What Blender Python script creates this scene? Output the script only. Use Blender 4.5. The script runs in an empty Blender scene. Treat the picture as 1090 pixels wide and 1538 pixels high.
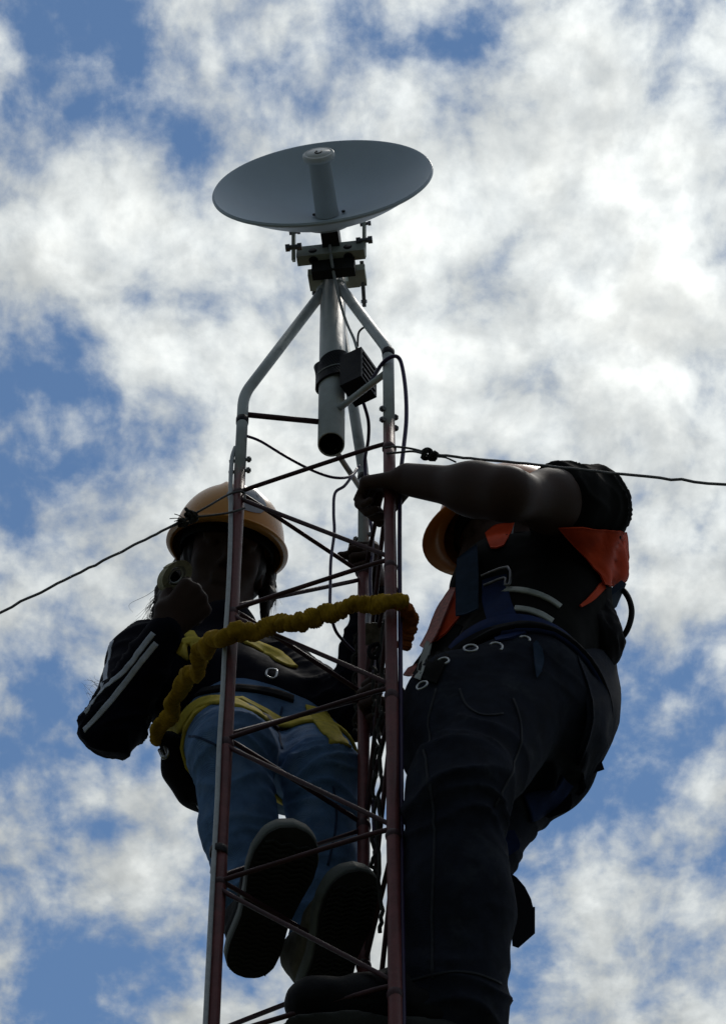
import bpy, bmesh, math, random
import numpy as np
from mathutils import Vector, Matrix, noise as mnoise
from mathutils.bvhtree import BVHTree

random.seed(7)
scene = bpy.context.scene
COL = scene.collection

# ------------------------------------------------------------------ camera
ELEV = math.radians(52.02)          # the photographer looks steeply up the mast
FPX = 4931.0                        # focal length in pixels of a 1538 px high picture
CAM = np.array([0.0, 0.0, 1.6])
FW = np.array([0, math.cos(ELEV), math.sin(ELEV)])
UP = np.array([0, -math.sin(ELEV), math.cos(ELEV)])
cam = bpy.data.cameras.new('camera'); cam_o = bpy.data.objects.new('camera', cam)
cam.sensor_fit = 'VERTICAL'; cam.sensor_height = 24.0; cam.sensor_width = 24.0
cam.lens = 24.0 * FPX / 1538.0
cam.clip_start = 0.05; cam.clip_end = 20000
cam_o.location = CAM; cam_o.rotation_euler = (ELEV + math.pi / 2, 0, 0)
COL.objects.link(cam_o); scene.camera = cam_o

# ------------------------------------------------------------------ world: blue sky with broken cloud, sun veiled ahead
SUN_EL, SUN_AZ = math.radians(70), math.radians(32)     # azimuth measured from +Y towards +X
sun_dir = Vector((math.sin(SUN_AZ) * math.cos(SUN_EL), math.cos(SUN_AZ) * math.cos(SUN_EL), math.sin(SUN_EL)))
world = bpy.data.worlds.new('World'); scene.world = world; world.use_nodes = True
nt = world.node_tree; nt.nodes.clear()
class NB:
    """tiny helper to write node maths as expressions"""
    def __init__(s, nt): s.nt = nt
    def node(s, t, **kw):
        n = s.nt.nodes.new(t)
        for k, v in kw.items(): setattr(n, k, v)
        return n
    def put(s, sock, v):
        if isinstance(v, (int, float)): sock.default_value = v
        elif isinstance(v, (tuple, list)): sock.default_value = v
        else: s.nt.links.new(v, sock)
    def m(s, op, a, b=None, c=None, clamp=False):
        n = s.node('ShaderNodeMath', operation=op); n.use_clamp = clamp
        for i, v in enumerate((a, b, c)):
            if v is not None: s.put(n.inputs[i], v)
        return n.outputs[0]
    def vm(s, op, a, b=None):
        n = s.node('ShaderNodeVectorMath', operation=op)
        s.put(n.inputs[0], a)
        if b is not None: s.put(n.inputs[1], b)
        return n.outputs['Value'] if op in ('DOT_PRODUCT', 'LENGTH') else n.outputs[0]
    def noise(s, vec, scale, detail=6, rough=.55, dist=0., lac=2.0):
        n = s.node('ShaderNodeTexNoise'); n.noise_dimensions = '3D'
        s.put(n.inputs['Vector'], vec); n.inputs['Scale'].default_value = scale
        n.inputs['Detail'].default_value = detail; n.inputs['Roughness'].default_value = rough
        n.inputs['Distortion'].default_value = dist; n.inputs['Lacunarity'].default_value = lac
        return n.outputs['Fac']
    def ss(s, x, lo, hi, a=0., b=1.):
        n = s.node('ShaderNodeMapRange', interpolation_type='SMOOTHSTEP')
        s.put(n.inputs[0], x); n.inputs[1].default_value = lo; n.inputs[2].default_value = hi
        n.inputs[3].default_value = a; n.inputs[4].default_value = b
        return n.outputs[0]
    def mix(s, f, a, b):
        n = s.node('ShaderNodeMix', data_type='RGBA')
        s.put(n.inputs[0], f); s.put(n.inputs[6], a); s.put(n.inputs[7], b)
        return n.outputs[2]
    def comb(s, x, y, z):
        n = s.node('ShaderNodeCombineXYZ')
        for i, v in enumerate((x, y, z)): s.put(n.inputs[i], v)
        return n.outputs[0]
w = NB(nt)
SKY_STRENGTH = 0.088
sky = w.node('ShaderNodeTexSky', sky_type='NISHITA')
sky.sun_disc = False; sky.sun_elevation = SUN_EL; sky.sun_rotation = SUN_AZ
sky.air_density = 1.0; sky.dust_density = 0.0; sky.ozone_density = 3.0
tc = w.node('ShaderNodeTexCoord'); sp = w.node('ShaderNodeSeparateXYZ')
nt.links.new(tc.outputs['Generated'], sp.inputs[0])
dx, dy, dz = sp.outputs
zz = w.m('MAXIMUM', dz, .06)
# position on the cloud deck; one unit is about 100 px of the photograph at its centre
cu = w.m('MULTIPLY', w.m('DIVIDE', dx, zz), 38.9)
cv = w.m('MULTIPLY', w.m('SUBTRACT', w.m('DIVIDE', dy, zz), 1 / math.tan(ELEV)), 30.6)
q = w.comb(cu, cv, 3.7)
warp = w.noise(w.vm('ADD', q, (11., 4., 1.)), .55, 1.5, .45)
warp2 = w.noise(w.vm('ADD', q, (-7., 21., 5.)), .55, 1.5, .45)
qw = w.vm('ADD', q, w.comb(w.m('MULTIPLY', w.m('SUBTRACT', warp, .5), .45), w.m('MULTIPLY', w.m('SUBTRACT', warp2, .5), .45), 0.))
n_big = w.noise(qw, .42, 3, .5)
def puffs(v, scale):
    n = w.node('ShaderNodeTexVoronoi', feature='F1'); n.voronoi_dimensions = '2D'
    w.put(n.inputs['Vector'], v); n.inputs['Scale'].default_value = scale; n.inputs['Detail'].default_value = 3.; n.inputs['Roughness'].default_value = .5
    n.normalize = True
    return w.m('SUBTRACT', 1., n.outputs['Distance'])
def deck(v): return w.noise(w.vm('ADD', v, (3.1, 9.2, 0.)), .92, 7, .56)
n_soft = deck(qw)
n_step = deck(w.vm('ADD', qw, (.16, -.26, 0.)))          # the same deck a step towards the sun: lit and shaded sides of the puffs
n_mid = w.m('ADD', w.m('MULTIPLY', w.m('SUBTRACT', n_soft, .5), 1.0), w.m('MULTIPLY', w.m('SUBTRACT', puffs(qw, 1.0), .66), .55))
n_fine = w.noise(w.vm('ADD', qw, (5.1, 2.2, 7.)), 2.4, 6, .62, 0.)
# openings in the deck and thick banks: (px, py, half width, half height, weight)
GAPS = [(600, 45, 95, 48, -1.), (720, 62, 60, 40, -.7), (150, 75, 75, 85, -.75), (70, 195, 38, 48, -.7), (225, 120, 85, 75, -.8), (400, 40, 70, 55, -.5), (460, 120, 70, 40, -.4),
        (300, 235, 55, 70, -.55), (215, 430, 40, 45, -.5), (300, 370, 40, 60, -.3),
        (650, 160, 40, 45, -.5), (1075, 165, 40, 45, -.4), (1010, 95, 45, 40, -.2),
        (90, 560, 95, 70, -.7), (30, 640, 80, 70, -.85), (180, 660, 120, 60, -.8), (70, 740, 90, 60, -.7), (90, 505, 90, 40, -.35),
        (60, 1050, 120, 95, -.95), (130, 830, 60, 40, -.35), (120, 1245, 45, 40, -.55), (20, 1350, 60, 120, -.6), (70, 1480, 110, 90, -.95), (300, 1440, 110, 60, -.8), (210, 1130, 90, 40, -.35),
        (990, 1010, 85, 60, -.75), (900, 1100, 70, 90, -.6), (880, 1220, 130, 60, -.85), (800, 1310, 70, 90, -.75), (990, 1185, 70, 45, -.5), (850, 1480, 80, 90, -.6), (1050, 1430, 90, 60, -.35), (660, 1150, 200, 200, -.3),
        (560, 700, 260, 220, .55), (860, 250, 230, 200, .5), (960, 560, 240, 260, .5), (250, 520, 100, 70, .55), (110, 405, 110, 50, .35), (1060, 900, 90, 90, .35), (200, 1350, 110, 70, .3), (900, 1400, 80, 120, .25), (330, 170, 60, 50, .3), (200, 290, 90, 60, .3), (30, 100, 60, 80, .35), (240, 860, 110, 110, .4)]
bias = 0.0
q0 = w.comb(cu, cv, 0.)
for (gx, gy, rw, rh, wt) in GAPS:
    # image rows are not quite linear on the deck: convert the row exactly
    el = ELEV + math.atan((769 - gy) / FPX)
    vv = (1 / math.tan(el) - 1 / math.tan(ELEV)) * 30.6
    d_ = w.vm('MULTIPLY', w.vm('SUBTRACT', q0, ((gx - 545) / 100, vv, 0.)), (100 / rw, 100 / rh, 0.))
    g = w.m('POWER', math.exp(-.8), w.vm('DOT_PRODUCT', d_, d_))
    bias = w.m('MULTIPLY_ADD', g, wt * (.82 if wt < 0 else 1.), bias)
dens = w.m('ADD', w.m('MULTIPLY', w.m('SUBTRACT', n_big, .5), .85), n_mid)
dens = w.m('ADD', dens, w.m('MULTIPLY', w.m('SUBTRACT', n_fine, .5), .52))
dens = w.m('ADD', dens, w.m('MULTIPLY', w.m('MAXIMUM', bias, -.80), .42))
dens = w.m('ADD', dens, .16)
alpha = w.ss(dens, -.22, .32)
thick = w.ss(dens, .10, .75)
sun_cos = w.vm('DOT_PRODUCT', tc.outputs['Generated'], tuple(sun_dir))
fwd = w.m('POWER', w.m('MAXIMUM', w.m('MULTIPLY', w.m('ADD', sun_cos, 1.), .5), 0.), 5.8)   # clouds glow towards the sun, grey away from it
relief = w.ss(w.m('SUBTRACT', n_soft, n_step), -.16, .16, .80, 1.06)
lum_var = w.m('MULTIPLY', w.ss(w.noise(w.vm('ADD', qw, (31., 7., 2.)), .75, 6, .56), .32, .62, .58, 1.0), relief)
lum = w.m('MULTIPLY', w.m('ADD', .10, w.m('MULTIPLY', fwd, 1.16)), w.m('ADD', .42, w.m('MULTIPLY', w.m('MULTIPLY', lum_var, .62), w.m('ADD', .55, w.m('MULTIPLY', thick, .55)))))
ccol = w.mix(thick, (.90, .96, .98, 1), (.972, 1.0, .972, 1))
cl = w.vm('MULTIPLY', ccol, w.comb(lum, lum, lum))
cl = w.vm('MULTIPLY', cl, (.955 / SKY_STRENGTH,) * 3)
skc = w.vm('MULTIPLY', sky.outputs[0], (1.06, 1.14, 1.12))
hor = w.ss(dz, -.02, .10)
final = w.mix(w.m('MULTIPLY', alpha, hor), skc, cl)
bg = w.node('ShaderNodeBackground'); bg.inputs['Strength'].default_value = SKY_STRENGTH
nt.links.new(final, bg.inputs['Color'])
world.cycles.sampling_method = 'MANUAL'; world.cycles.sample_map_resolution = 512
wo = w.node('ShaderNodeOutputWorld'); nt.links.new(bg.outputs[0], wo.inputs[0])

# ------------------------------------------------------------------ sun (veiled by cloud: soft)
sl = bpy.data.lights.new('sun', 'SUN'); sl.energy = 1.0; sl.angle = math.radians(12); sl.color = (1.0, .95, .87)
so = bpy.data.objects.new('sun', sl); COL.objects.link(so)
so.location = (0, 0, 30); so.rotation_euler = sun_dir.to_track_quat('Z', 'Y').to_euler()

vs = scene.view_settings
scene.display_settings.display_device = 'sRGB'
vs.view_transform = 'Standard'; vs.look = 'None'; vs.exposure = 0.0; vs.gamma = 1.0; vs.use_curve_mapping = False

# ================================================================== helpers
def V(*a): return np.array(a, float)
def unit(v):
    v = np.asarray(v, float); return v / (np.linalg.norm(v) + 1e-12)
def at(px, py, Y):
    """world point seen at a photograph pixel, at horizontal distance Y from the photographer"""
    d = FW + V(1, 0, 0) * (px - 545) / FPX + UP * (769 - py) / FPX
    return CAM + d * (Y / d[1])
def ray(px, py):
    return unit(FW + V(1, 0, 0) * (px - 545) / FPX + UP * (769 - py) / FPX)

def tag(o, label=None, cat=None, group=None, kind=None):
    if label: o['label'] = label
    if cat: o['category'] = cat
    if group: o['group'] = group
    if kind: o['kind'] = kind
    return o
def empty(name, loc, label, cat, group=None):
    o = bpy.data.objects.new(name, None); COL.objects.link(o); o.location = [float(x) for x in loc]
    o.empty_display_size = .05
    return tag(o, label, cat, group)
def link(name, me, mat, parent=None, smooth=True):
    if mat is not None and len(me.materials) == 0: me.materials.append(mat)
    o = bpy.data.objects.new(name, me); COL.objects.link(o)
    if parent is not None:
        o.parent = parent
        if parent.type == 'EMPTY': o.matrix_parent_inverse = Matrix.Translation(parent.location).inverted()
    return o
def mesh_np(name, v, quads, smooth=True):
    """mesh from numpy arrays (all faces with the same corner count)"""
    v = np.asarray(v, np.float32); quads = np.asarray(quads, np.int32)
    me = bpy.data.meshes.new(name); k = quads.shape[1]
    me.vertices.add(len(v)); me.vertices.foreach_set('co', v.ravel())
    me.loops.add(quads.size); me.loops.foreach_set('vertex_index', quads.ravel())
    me.polygons.add(len(quads)); me.polygons.foreach_set('loop_start', np.arange(0, quads.size, k, dtype=np.int32))
    me.polygons.foreach_set('loop_total', np.full(len(quads), k, np.int32))
    me.polygons.foreach_set('use_smooth', np.full(len(quads), smooth))
    me.update(calc_edges=True); me.validate()
    return me
def from_bm(name, bm, smooth=False, bevel=0, seg=2):
    if bevel:
        bmesh.ops.bevel(bm, geom=[e for e in bm.edges if len(e.link_faces) == 2 and e.calc_face_angle(0) > .5], offset=bevel, segments=seg, affect='EDGES', profile=.6)
    bmesh.ops.recalc_face_normals(bm, faces=bm.faces)
    me = bpy.data.meshes.new(name); bm.to_mesh(me); bm.free()
    for p in me.polygons: p.use_smooth = smooth
    return me
def catmull(pts, n=8, closed=False):
    P = [np.asarray(p, float) for p in pts]; out = []; m = len(P)
    rng = range(m if closed else m - 1)
    for i in rng:
        if closed: p0, p1, p2, p3 = P[(i - 1) % m], P[i], P[(i + 1) % m], P[(i + 2) % m]
        else: p0, p1, p2, p3 = P[max(i - 1, 0)], P[i], P[i + 1], P[min(i + 2, m - 1)]
        for k in range(n):
            t = k / n
            out.append(.5 * (2 * p1 + (p2 - p0) * t + (2 * p0 - 5 * p1 + 4 * p2 - p3) * t * t + (3 * p1 - p0 - 3 * p2 + p3) * t ** 3))
    if not closed: out.append(P[-1])
    return np.array(out)
def frames(path, closed=False):
    m = len(path); T = np.zeros_like(path)
    for i in range(m):
        if closed: T[i] = unit(path[(i + 1) % m] - path[i - 1])
        else: T[i] = unit(path[min(i + 1, m - 1)] - path[max(i - 1, 0)])
    N = np.zeros_like(path); a = V(0, 0, 1) if abs(T[0][2]) < .9 else V(1, 0, 0)
    n = unit(a - T[0] * (a @ T[0]))
    for i in range(m):
        n = unit(n - T[i] * (n @ T[i])); N[i] = n
    return T, N, np.cross(T, N)
def tube_mesh(name, path, r, seg=10, closed=False, cap=True, twist=None):
    path = np.asarray(path, float); m = len(path)
    R = np.full(m, r, float) if np.isscalar(r) else np.asarray(r, float)
    T, N, B = frames(path, closed)
    a = np.linspace(0, 2 * np.pi, seg, endpoint=False)
    v = path[:, None] + R[:, None, None] * (np.cos(a)[None, :, None] * N[:, None] + np.sin(a)[None, :, None] * B[:, None])
    v = v.reshape(-1, 3); f = []
    for i in range(m if closed else m - 1):
        j = (i + 1) % m
        for k in range(seg):
            l = (k + 1) % seg
            f.append((i * seg + k, i * seg + l, j * seg + l, j * seg + k))
    if cap and not closed:
        c0 = len(v); v = np.vstack([v, path[0], path[-1]])
        for k in range(seg):
            l = (k + 1) % seg
            f.append((c0, l, k, k)); f.append((c0 + 1, (m - 1) * seg + k, (m - 1) * seg + l, (m - 1) * seg + l))
        me = bpy.data.meshes.new(name)
        me.from_pydata([tuple(x) for x in v], [], [tuple(dict.fromkeys(q)) for q in f]); me.update()
        for p in me.polygons: p.use_smooth = True
        return me
    return mesh_np(name, v, f)
def tube(name, path, r, mat, parent=None, seg=10, closed=False, n=0, cap=True):
    p = catmull(path, n, closed) if n else np.asarray(path, float)
    return link(name, tube_mesh(name, p, r, seg, closed, cap), mat, parent)
def bevel_path(pts, rad, n=6):
    """polyline with rounded corners"""
    P = [np.asarray(p, float) for p in pts]; out = [P[0]]
    for i in range(1, len(P) - 1):
        a = P[i] + unit(P[i - 1] - P[i]) * rad; b = P[i] + unit(P[i + 1] - P[i]) * rad
        for k in range(n + 1):
            t = k / n; out.append((1 - t) ** 2 * a + 2 * t * (1 - t) * P[i] + t * t * b)
    out.append(P[-1]); return np.array(out)
def box_bm(c, ex, ey, ez, sx, sy, sz, bm=None):
    bm = bm or bmesh.new(); vs_ = []
    for i in (-1, 1):
        for j in (-1, 1):
            for k in (-1, 1):
                vs_.append(bm.verts.new(tuple(np.asarray(c) + np.asarray(ex) * i * sx / 2 + np.asarray(ey) * j * sy / 2 + np.asarray(ez) * k * sz / 2)))
    for q_ in ((0, 1, 3, 2), (4, 6, 7, 5), (0, 4, 5, 1), (2, 3, 7, 6), (0, 2, 6, 4), (1, 5, 7, 3)):
        bm.faces.new([vs_[i] for i in q_])
    return bm
def box(name, c, ex, ey, ez, sx, sy, sz, mat, parent=None, bevel=.003):
    return link(name, from_bm(name, box_bm(c, ex, ey, ez, sx, sy, sz), False, bevel), mat, parent)
def lathe_bm(c, axis, prof, seg=48, bm=None):
    """profile of (radius, height along axis)"""
    bm = bm or bmesh.new(); axis = unit(axis)
    a = V(0, 0, 1) if abs(axis[2]) < .9 else V(1, 0, 0)
    e1 = unit(np.cross(axis, a)); e2 = np.cross(axis, e1); rings = []
    for r, h in prof:
        if r < 1e-6: rings.append([bm.verts.new(tuple(c + axis * h))])
        else: rings.append([bm.verts.new(tuple(c + axis * h + r * (math.cos(t) * e1 + math.sin(t) * e2))) for t in np.linspace(0, 2 * np.pi, seg, endpoint=False)])
    for A, B in zip(rings[:-1], rings[1:]):
        for k in range(seg):
            l = (k + 1) % seg
            f = [A[k % len(A)], A[l % len(A)], B[l % len(B)], B[k % len(B)]]
            f = list(dict.fromkeys(f))
            if len(f) > 2: bm.faces.new(f)
    return bm
def lathe(name, c, axis, prof, mat, parent=None, seg=48, smooth=True):
    o = link(name, from_bm(name, lathe_bm(np.asarray(c, float), axis, prof, seg), smooth), mat, parent)
    return o
def bolt(name, a, b, r, mat, parent, head=1.9):
    """threaded rod from a to b with a hexagonal nut at each end"""
    a, b = np.asarray(a, float), np.asarray(b, float); L = np.linalg.norm(b - a); ax = unit(b - a)
    bm = lathe_bm(a, ax, [(0, 0), (r, 0), (r, L), (0, L)], 10)
    h = r * 1.6
    for s in (.12, .88):
        lathe_bm(a + ax * (L * s - h / 2), ax, [(0, 0), (r * head, 0), (r * head, h), (0, h)], 6, bm)
    return link(name, from_bm(name, bm), mat, parent)
def sheet_px(name, pts, Y, thick, mat, parent, dY=None, bevel=.002):
    """flat piece with a traced outline, its own distance and thickness"""
    bm = bmesh.new(); top = []
    Ys = [Y] * len(pts) if np.isscalar(Y) else Y
    for (px, py), y in zip(pts, Ys): top.append(at(px, py, y))
    d = ray(*np.mean(pts, axis=0)) * thick
    A = [bm.verts.new(tuple(p)) for p in top]; B = [bm.verts.new(tuple(p + d)) for p in top]
    bm.faces.new(A); bm.faces.new(B[::-1])
    for i in range(len(A)):
        j = (i + 1) % len(A); bm.faces.new((A[j], A[i], B[i], B[j]))
    return link(name, from_bm(name, bm, False, bevel), mat, parent)

# ------------------------------------------------------------------ materials
def material(name, col, rough=.6, metal=0., var=.25, scale=30., bump=.0, bscale=200., col2=None, lo=.45, hi=.62, spec=.3, sheen=0., stretch=None, weave=0.):
    m = bpy.data.materials.new(name); m.use_nodes = True; t = m.node_tree; b = t.nodes['Principled BSDF']; n = NB(t)
    tcn = n.node('ShaderNodeTexCoord').outputs['Object']
    if stretch: tcn = n.vm('MULTIPLY', tcn, stretch)
    f = n.noise(tcn, scale, 5, .6)
    dark = tuple(c * (1 - var) for c in col) + (1,); light = tuple(min(1, c * (1 + var)) for c in col) + (1,)
    c = n.mix(n.ss(f, .3, .7), dark, light)
    if col2 is not None:
        f2 = n.noise(n.vm('ADD', tcn, (5.3, 1.7, 9.1)), scale * .45, 8, .65)
        c = n.mix(n.ss(f2, lo, hi), c, tuple(col2) + (1,))
    t.links.new(c, b.inputs['Base Color'])
    n.put(b.inputs['Roughness'], n.ss(f, .2, .8, max(0, rough - .1), min(1, rough + .1)))
    b.inputs['Metallic'].default_value = metal; b.inputs['Specular IOR Level'].default_value = spec
    if sheen: b.inputs['Sheen Weight'].default_value = sheen; b.inputs['Sheen Roughness'].default_value = .5
    if bump:
        bn = n.node('ShaderNodeBump'); bn.inputs['Strength'].default_value = bump; bn.inputs['Distance'].default_value = .002
        h = n.noise(tcn, bscale, 4, .6)
        if weave:
            wv = n.node('ShaderNodeTexWave'); wv.inputs['Scale'].default_value = weave; wv.inputs['Distortion'].default_value = .6
            wv.bands_direction = 'DIAGONAL'
            t.links.new(tcn, wv.inputs['Vector']); h = n.m('ADD', h, n.m('MULTIPLY', wv.outputs['Fac'], .6))
        n.put(bn.inputs['Height'], h); t.links.new(bn.outputs[0], b.inputs['Normal'])
    return m
M = {}
M['white_pipe'] = material('white_painted_pipe', (.46, .50, .52), .45, 0, .14, 18, .25, 90, col2=(.20, .23, .27), lo=.60, hi=.70)
M['red_leg'] = material('red_oxide_paint', (.15, .048, .050), .42, 0, .25, 22, .3, 120, col2=(.09, .05, .05), lo=.56, hi=.70)
M['brace'] = material('dark_red_brace_paint', (.055, .022, .028), .5, 0, .3, 40, .3, 150)
M['bore'] = material('pipe_bore_shade', (.012, .009, .008), .9, 0, .3, 40, spec=.1)  # near-black colour holds the shade inside the open pipe end
M['dish'] = material('dish_white_plastic', (.48, .57, .68), .42, 0, .05, 6, .05, 300, col2=(.41, .49, .57), lo=.54, hi=.74)
M['cap'] = material('dish_cap_plastic', (.60, .63, .65), .38, 0, .04, 6)
M['tube'] = material('feed_tube_plastic', (.44, .48, .50), .35, 0, .05, 9)
M['bracket'] = material('bracket_grey_casting', (.38, .42, .38), .55, 0, .15, 40, .2, 200)
M['dark_plastic'] = material('dark_plastic', (.022, .022, .020), .5, 0, .25, 50, .1, 200, spec=.2)
M['steel'] = material('galvanised_bolt', (.16, .16, .17), .4, .9, .3, 90, .2, 300)
M['black_tape'] = material('black_tape', (.012, .012, .016), .5, 0, .3, 60, .3, 180, spec=.2)
M['box'] = material('black_box_plastic', (.005, .005, .008), .5, 0, .2, 30, .1, 220, spec=.2)
M['purple_cable'] = material('dark_violet_cable_sheath', (.035, .022, .075), .45, 0, .2, 60)
M['grey_cable'] = material('pale_grey_cable_sheath', (.42, .45, .48), .45, 0, .12, 60)
M['black_cable'] = material('black_cable_sheath', (.012, .011, .018), .5, 0, .2, 60)
M['wire'] = material('steel_guy_wire', (.10, .10, .10), .5, .6, .4, 200, .5, 900)
M['rope'] = material('dark_knotted_rope', (.025, .025, .022), .9, 0, .4, 200, .8, 500)
M['ground'] = material('dry_grass_ground', (.038, .042, .022), .95, 0, .4, .8, .5, 4., col2=(.060, .050, .034), lo=.48, hi=.62)
M['concrete'] = material('concrete_pad', (.30, .29, .27), .9, 0, .15, 6, .4, 60)
M['logo'] = material('dark_print', (.02, .02, .022), .5, 0, .1, 30)

# ================================================================== the ground
gm = bmesh.new()
bmesh.ops.create_grid(gm, x_segments=2, y_segments=2, size=4000)
g = link('ground', from_bm('ground', gm), M['ground']); tag(g, kind='structure')

# ================================================================== the lattice tower
TC = V(-.0607, 3.7741); R0 = .3 / math.sqrt(3); ROT = math.radians(189.06)
LEG = {}
for i, n_ in enumerate('LRB'):
    a_ = ROT + (0, 2 * math.pi / 3, -2 * math.pi / 3)[i]
    LEG[n_] = V(TC[0] + R0 * math.cos(a_), TC[1] + R0 * math.sin(a_))
ZJ, ZL, DZ = 6.536, 6.449, .344          # joint to the white tubes, first brace level, brace spacing
Z_W = V(0, 0, 1)
def leg(n_, z): return V(LEG[n_][0], LEG[n_][1], z)
tower = empty('lattice_tower', (TC[0], TC[1], 0), 'slender red three-legged lattice tower with bent white tubes holding a central pipe', 'tower')
POLE = V(-.062, 3.775)
# pole: bottom at the cut end, top inside the dish clamp
z_pb = at(498, 668, POLE[1])[2]; z_pt = at(499, 388, POLE[1])[2]
POLE[0] = (at(498, 668, POLE[1])[0] + at(500, 400, POLE[1])[0]) / 2
PR = .026
bm = lathe_bm(V(POLE[0], POLE[1], z_pb), V(0, 0, 1), [(PR - .0028, .006), (PR - .0028, .001), (PR - .001, 0), (PR, .001), (PR, z_pt - z_pb), (PR - .004, z_pt - z_pb)], 40)
for v_ in bm.verts:                                    # the lower end is cut a little askew
    if v_.co.z < z_pb + .01: v_.co.z -= math.tan(math.radians(11)) * (v_.co.y - POLE[1])
link('central_pipe', from_bm('central_pipe', bm, True), M['white_pipe'], tower)
# sleeve and plug inside the pipe: its unlit interior painted in as near-black
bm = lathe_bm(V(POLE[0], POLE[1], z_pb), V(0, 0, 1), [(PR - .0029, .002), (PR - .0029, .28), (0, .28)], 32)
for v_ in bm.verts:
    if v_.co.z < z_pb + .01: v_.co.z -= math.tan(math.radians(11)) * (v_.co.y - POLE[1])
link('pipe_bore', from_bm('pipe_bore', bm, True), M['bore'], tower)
def bevel_leg(n_, z_bend, z_top, label=None):
    p0 = leg(n_, ZJ - .05); p1 = leg(n_, z_bend); c = V(POLE[0], POLE[1], z_top)
    c = c + unit(V(p1[0] - c[0], p1[1] - c[1], 0)) * (PR - .006)
    o = tube('white_tube', bevel_path([p0, p1, c], .035, 8), .0110, M['white_pipe'], tower, 20)
    return p1, c
ZB = ZJ + .232
for n_ in 'LRB':
    p1, c = bevel_leg(n_, ZB, z_pt - .125)
    # weld bead where the tube meets the pipe
    lathe('weld_collar', c, unit(p1 - c), [(.0135, -.004), (.0145, .002), (.0112, .008)], M['white_pipe'], tower, 20)
    # black tape band
    zb = {'L': ZB - .085, 'R': ZB - .012, 'B': ZB - .02}[n_]
    lathe('tape_band', leg(n_, zb - .009), V(0, 0, 1), [(.0110, 0), (.0122, .002), (.0124, .016), (.0110, .018)], M['black_tape'], tower, 24)
    # strut from tube to pipe
zs = {'L': at(372, 622, LEG['L'][1])[2], 'R': at(577, 556, LEG['R'][1])[2], 'B': at(546, 742, LEG['B'][1])[2]}
ze = {'L': at(478, 636, POLE[1])[2], 'R': at(512, 625, POLE[1])[2], 'B': at(515, 690, POLE[1])[2]}
for n_ in 'LRB':
    a_ = leg(n_, zs[n_]); e_ = V(POLE[0], POLE[1], max(ze[n_], z_pb + .01))
    dirh = unit(V(a_[0] - e_[0], a_[1] - e_[1], 0)); e_ = e_ + dirh * (PR - .002); a_ = a_ - dirh * .010
    tube('strut', [a_, e_], .0056 if n_ != 'R' else .0065, M['white_pipe'] if n_ != 'L' else M['brace'], tower, 12)
# red legs to the ground, each with sleeve joint and bolts
for n_ in 'LRB':
    h = ZJ
    bm = lathe_bm(leg(n_, 0.02), V(0, 0, 1), [(0, 0), (.0109, 0)] + [(.0109 + .0004 * math.sin(k * 3.1), h * k / 40) for k in range(1, 40)] + [(.0109, h - .02), (0, h - .02)], 24)
    link('leg', from_bm('leg', bm, True), M['red_leg'], tower)
    for k, zo in enumerate((-.012, .022)):
        zz_ = ZJ + zo + (.0 if n_ == 'L' else .005)
        d_ = unit(V(*(LEG[n_] - TC), 0)); t_ = V(-d_[1], d_[0], 0)
        if n_ == 'L': t_ = V(1, -.15, 0)
        bolt('bolt', leg(n_, zz_) - t_ * .021, leg(n_, zz_) + t_ * .021, .0034, M['steel'], tower)
# bracing rods: a horizontal and a diagonal per level on each face
levels = int((ZL - .1) / DZ)
def rod(a, b):
    a, b = np.asarray(a, float), np.asarray(b, float); d_ = unit(b - a)
    return [a + d_ * .008, b - d_ * .008]
for f0, f1 in (('L', 'R'), ('R', 'B'), ('B', 'L')):
    # bars sit on the outer side of the legs' centre lines
    out = unit(V(*((LEG[f0] + LEG[f1]) / 2 - TC), 0)) * .004
    for k in range(levels + 1):
        z = ZL - k * DZ
        # near the leg each rod bends into its weld
        a_, b_ = leg(f0, z) + out, leg(f1, z + .012) + out
        hp = [a_, a_ + unit(b_ - a_) * .03 + V(0, 0, .006), b_ - unit(b_ - a_) * .03 + V(0, 0, .006), b_ + V(0, 0, -.004)]
        tube('brace', catmull(rod(hp[0], hp[1])[:1] + hp[1:3] + rod(hp[2], hp[3])[1:], 4), .0043, M['brace'], tower, 8)
        if z - DZ > .05:
            c_, d_ = leg(f0, z - .006) + out, leg(f1, z - DZ + .020) + out
            u_ = unit(d_ - c_)
            tube('brace', catmull([c_ + u_ * .006, c_ + u_ * .03 + V(0, 0, -.005), d_ - u_ * .03 + V(0, 0, .003), d_ - u_ * .006 + V(0, 0, -.002)], 4), .0043, M['brace'], tower, 8)
weld_me = None
for k in range(7):
    for n_ in 'LRB':
        for dz_, sc_w in ((.002 - .004 * ((k * 7) % 3), 1.),):
            c_ = leg(n_, ZL - k * DZ + dz_)
            if weld_me is None:
                weld_me = from_bm('weld', lathe_bm(V(0, 0, 0), Z_W, [(.0108, -.007), (.0132, -.003), (.0137, .001), (.0126, .005), (.0108, .008)], 14), True); weld_me.materials.append(M['brace'])
            o = bpy.data.objects.new('weld', weld_me); COL.objects.link(o); o.parent = tower; o.matrix_parent_inverse = Matrix.Translation(tower.location).inverted()
            o.location = tuple(c_); o.rotation_euler = (.12 * math.sin(k * 5 + dz_ * 900), .1 * math.cos(k * 3.), k * 1.3); o.scale = (1. - .04 * ((k * 5) % 3), 1. - .03 * ((k * 3) % 4), 1.1 + .4 * ((k * 7) % 3) / 2)
box('base_pad', V(TC[0], TC[1], .06), V(1, 0, 0), V(0, 1, 0), V(0, 0, 1), .7, .7, .16, M['concrete'], tower, .02)

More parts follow.
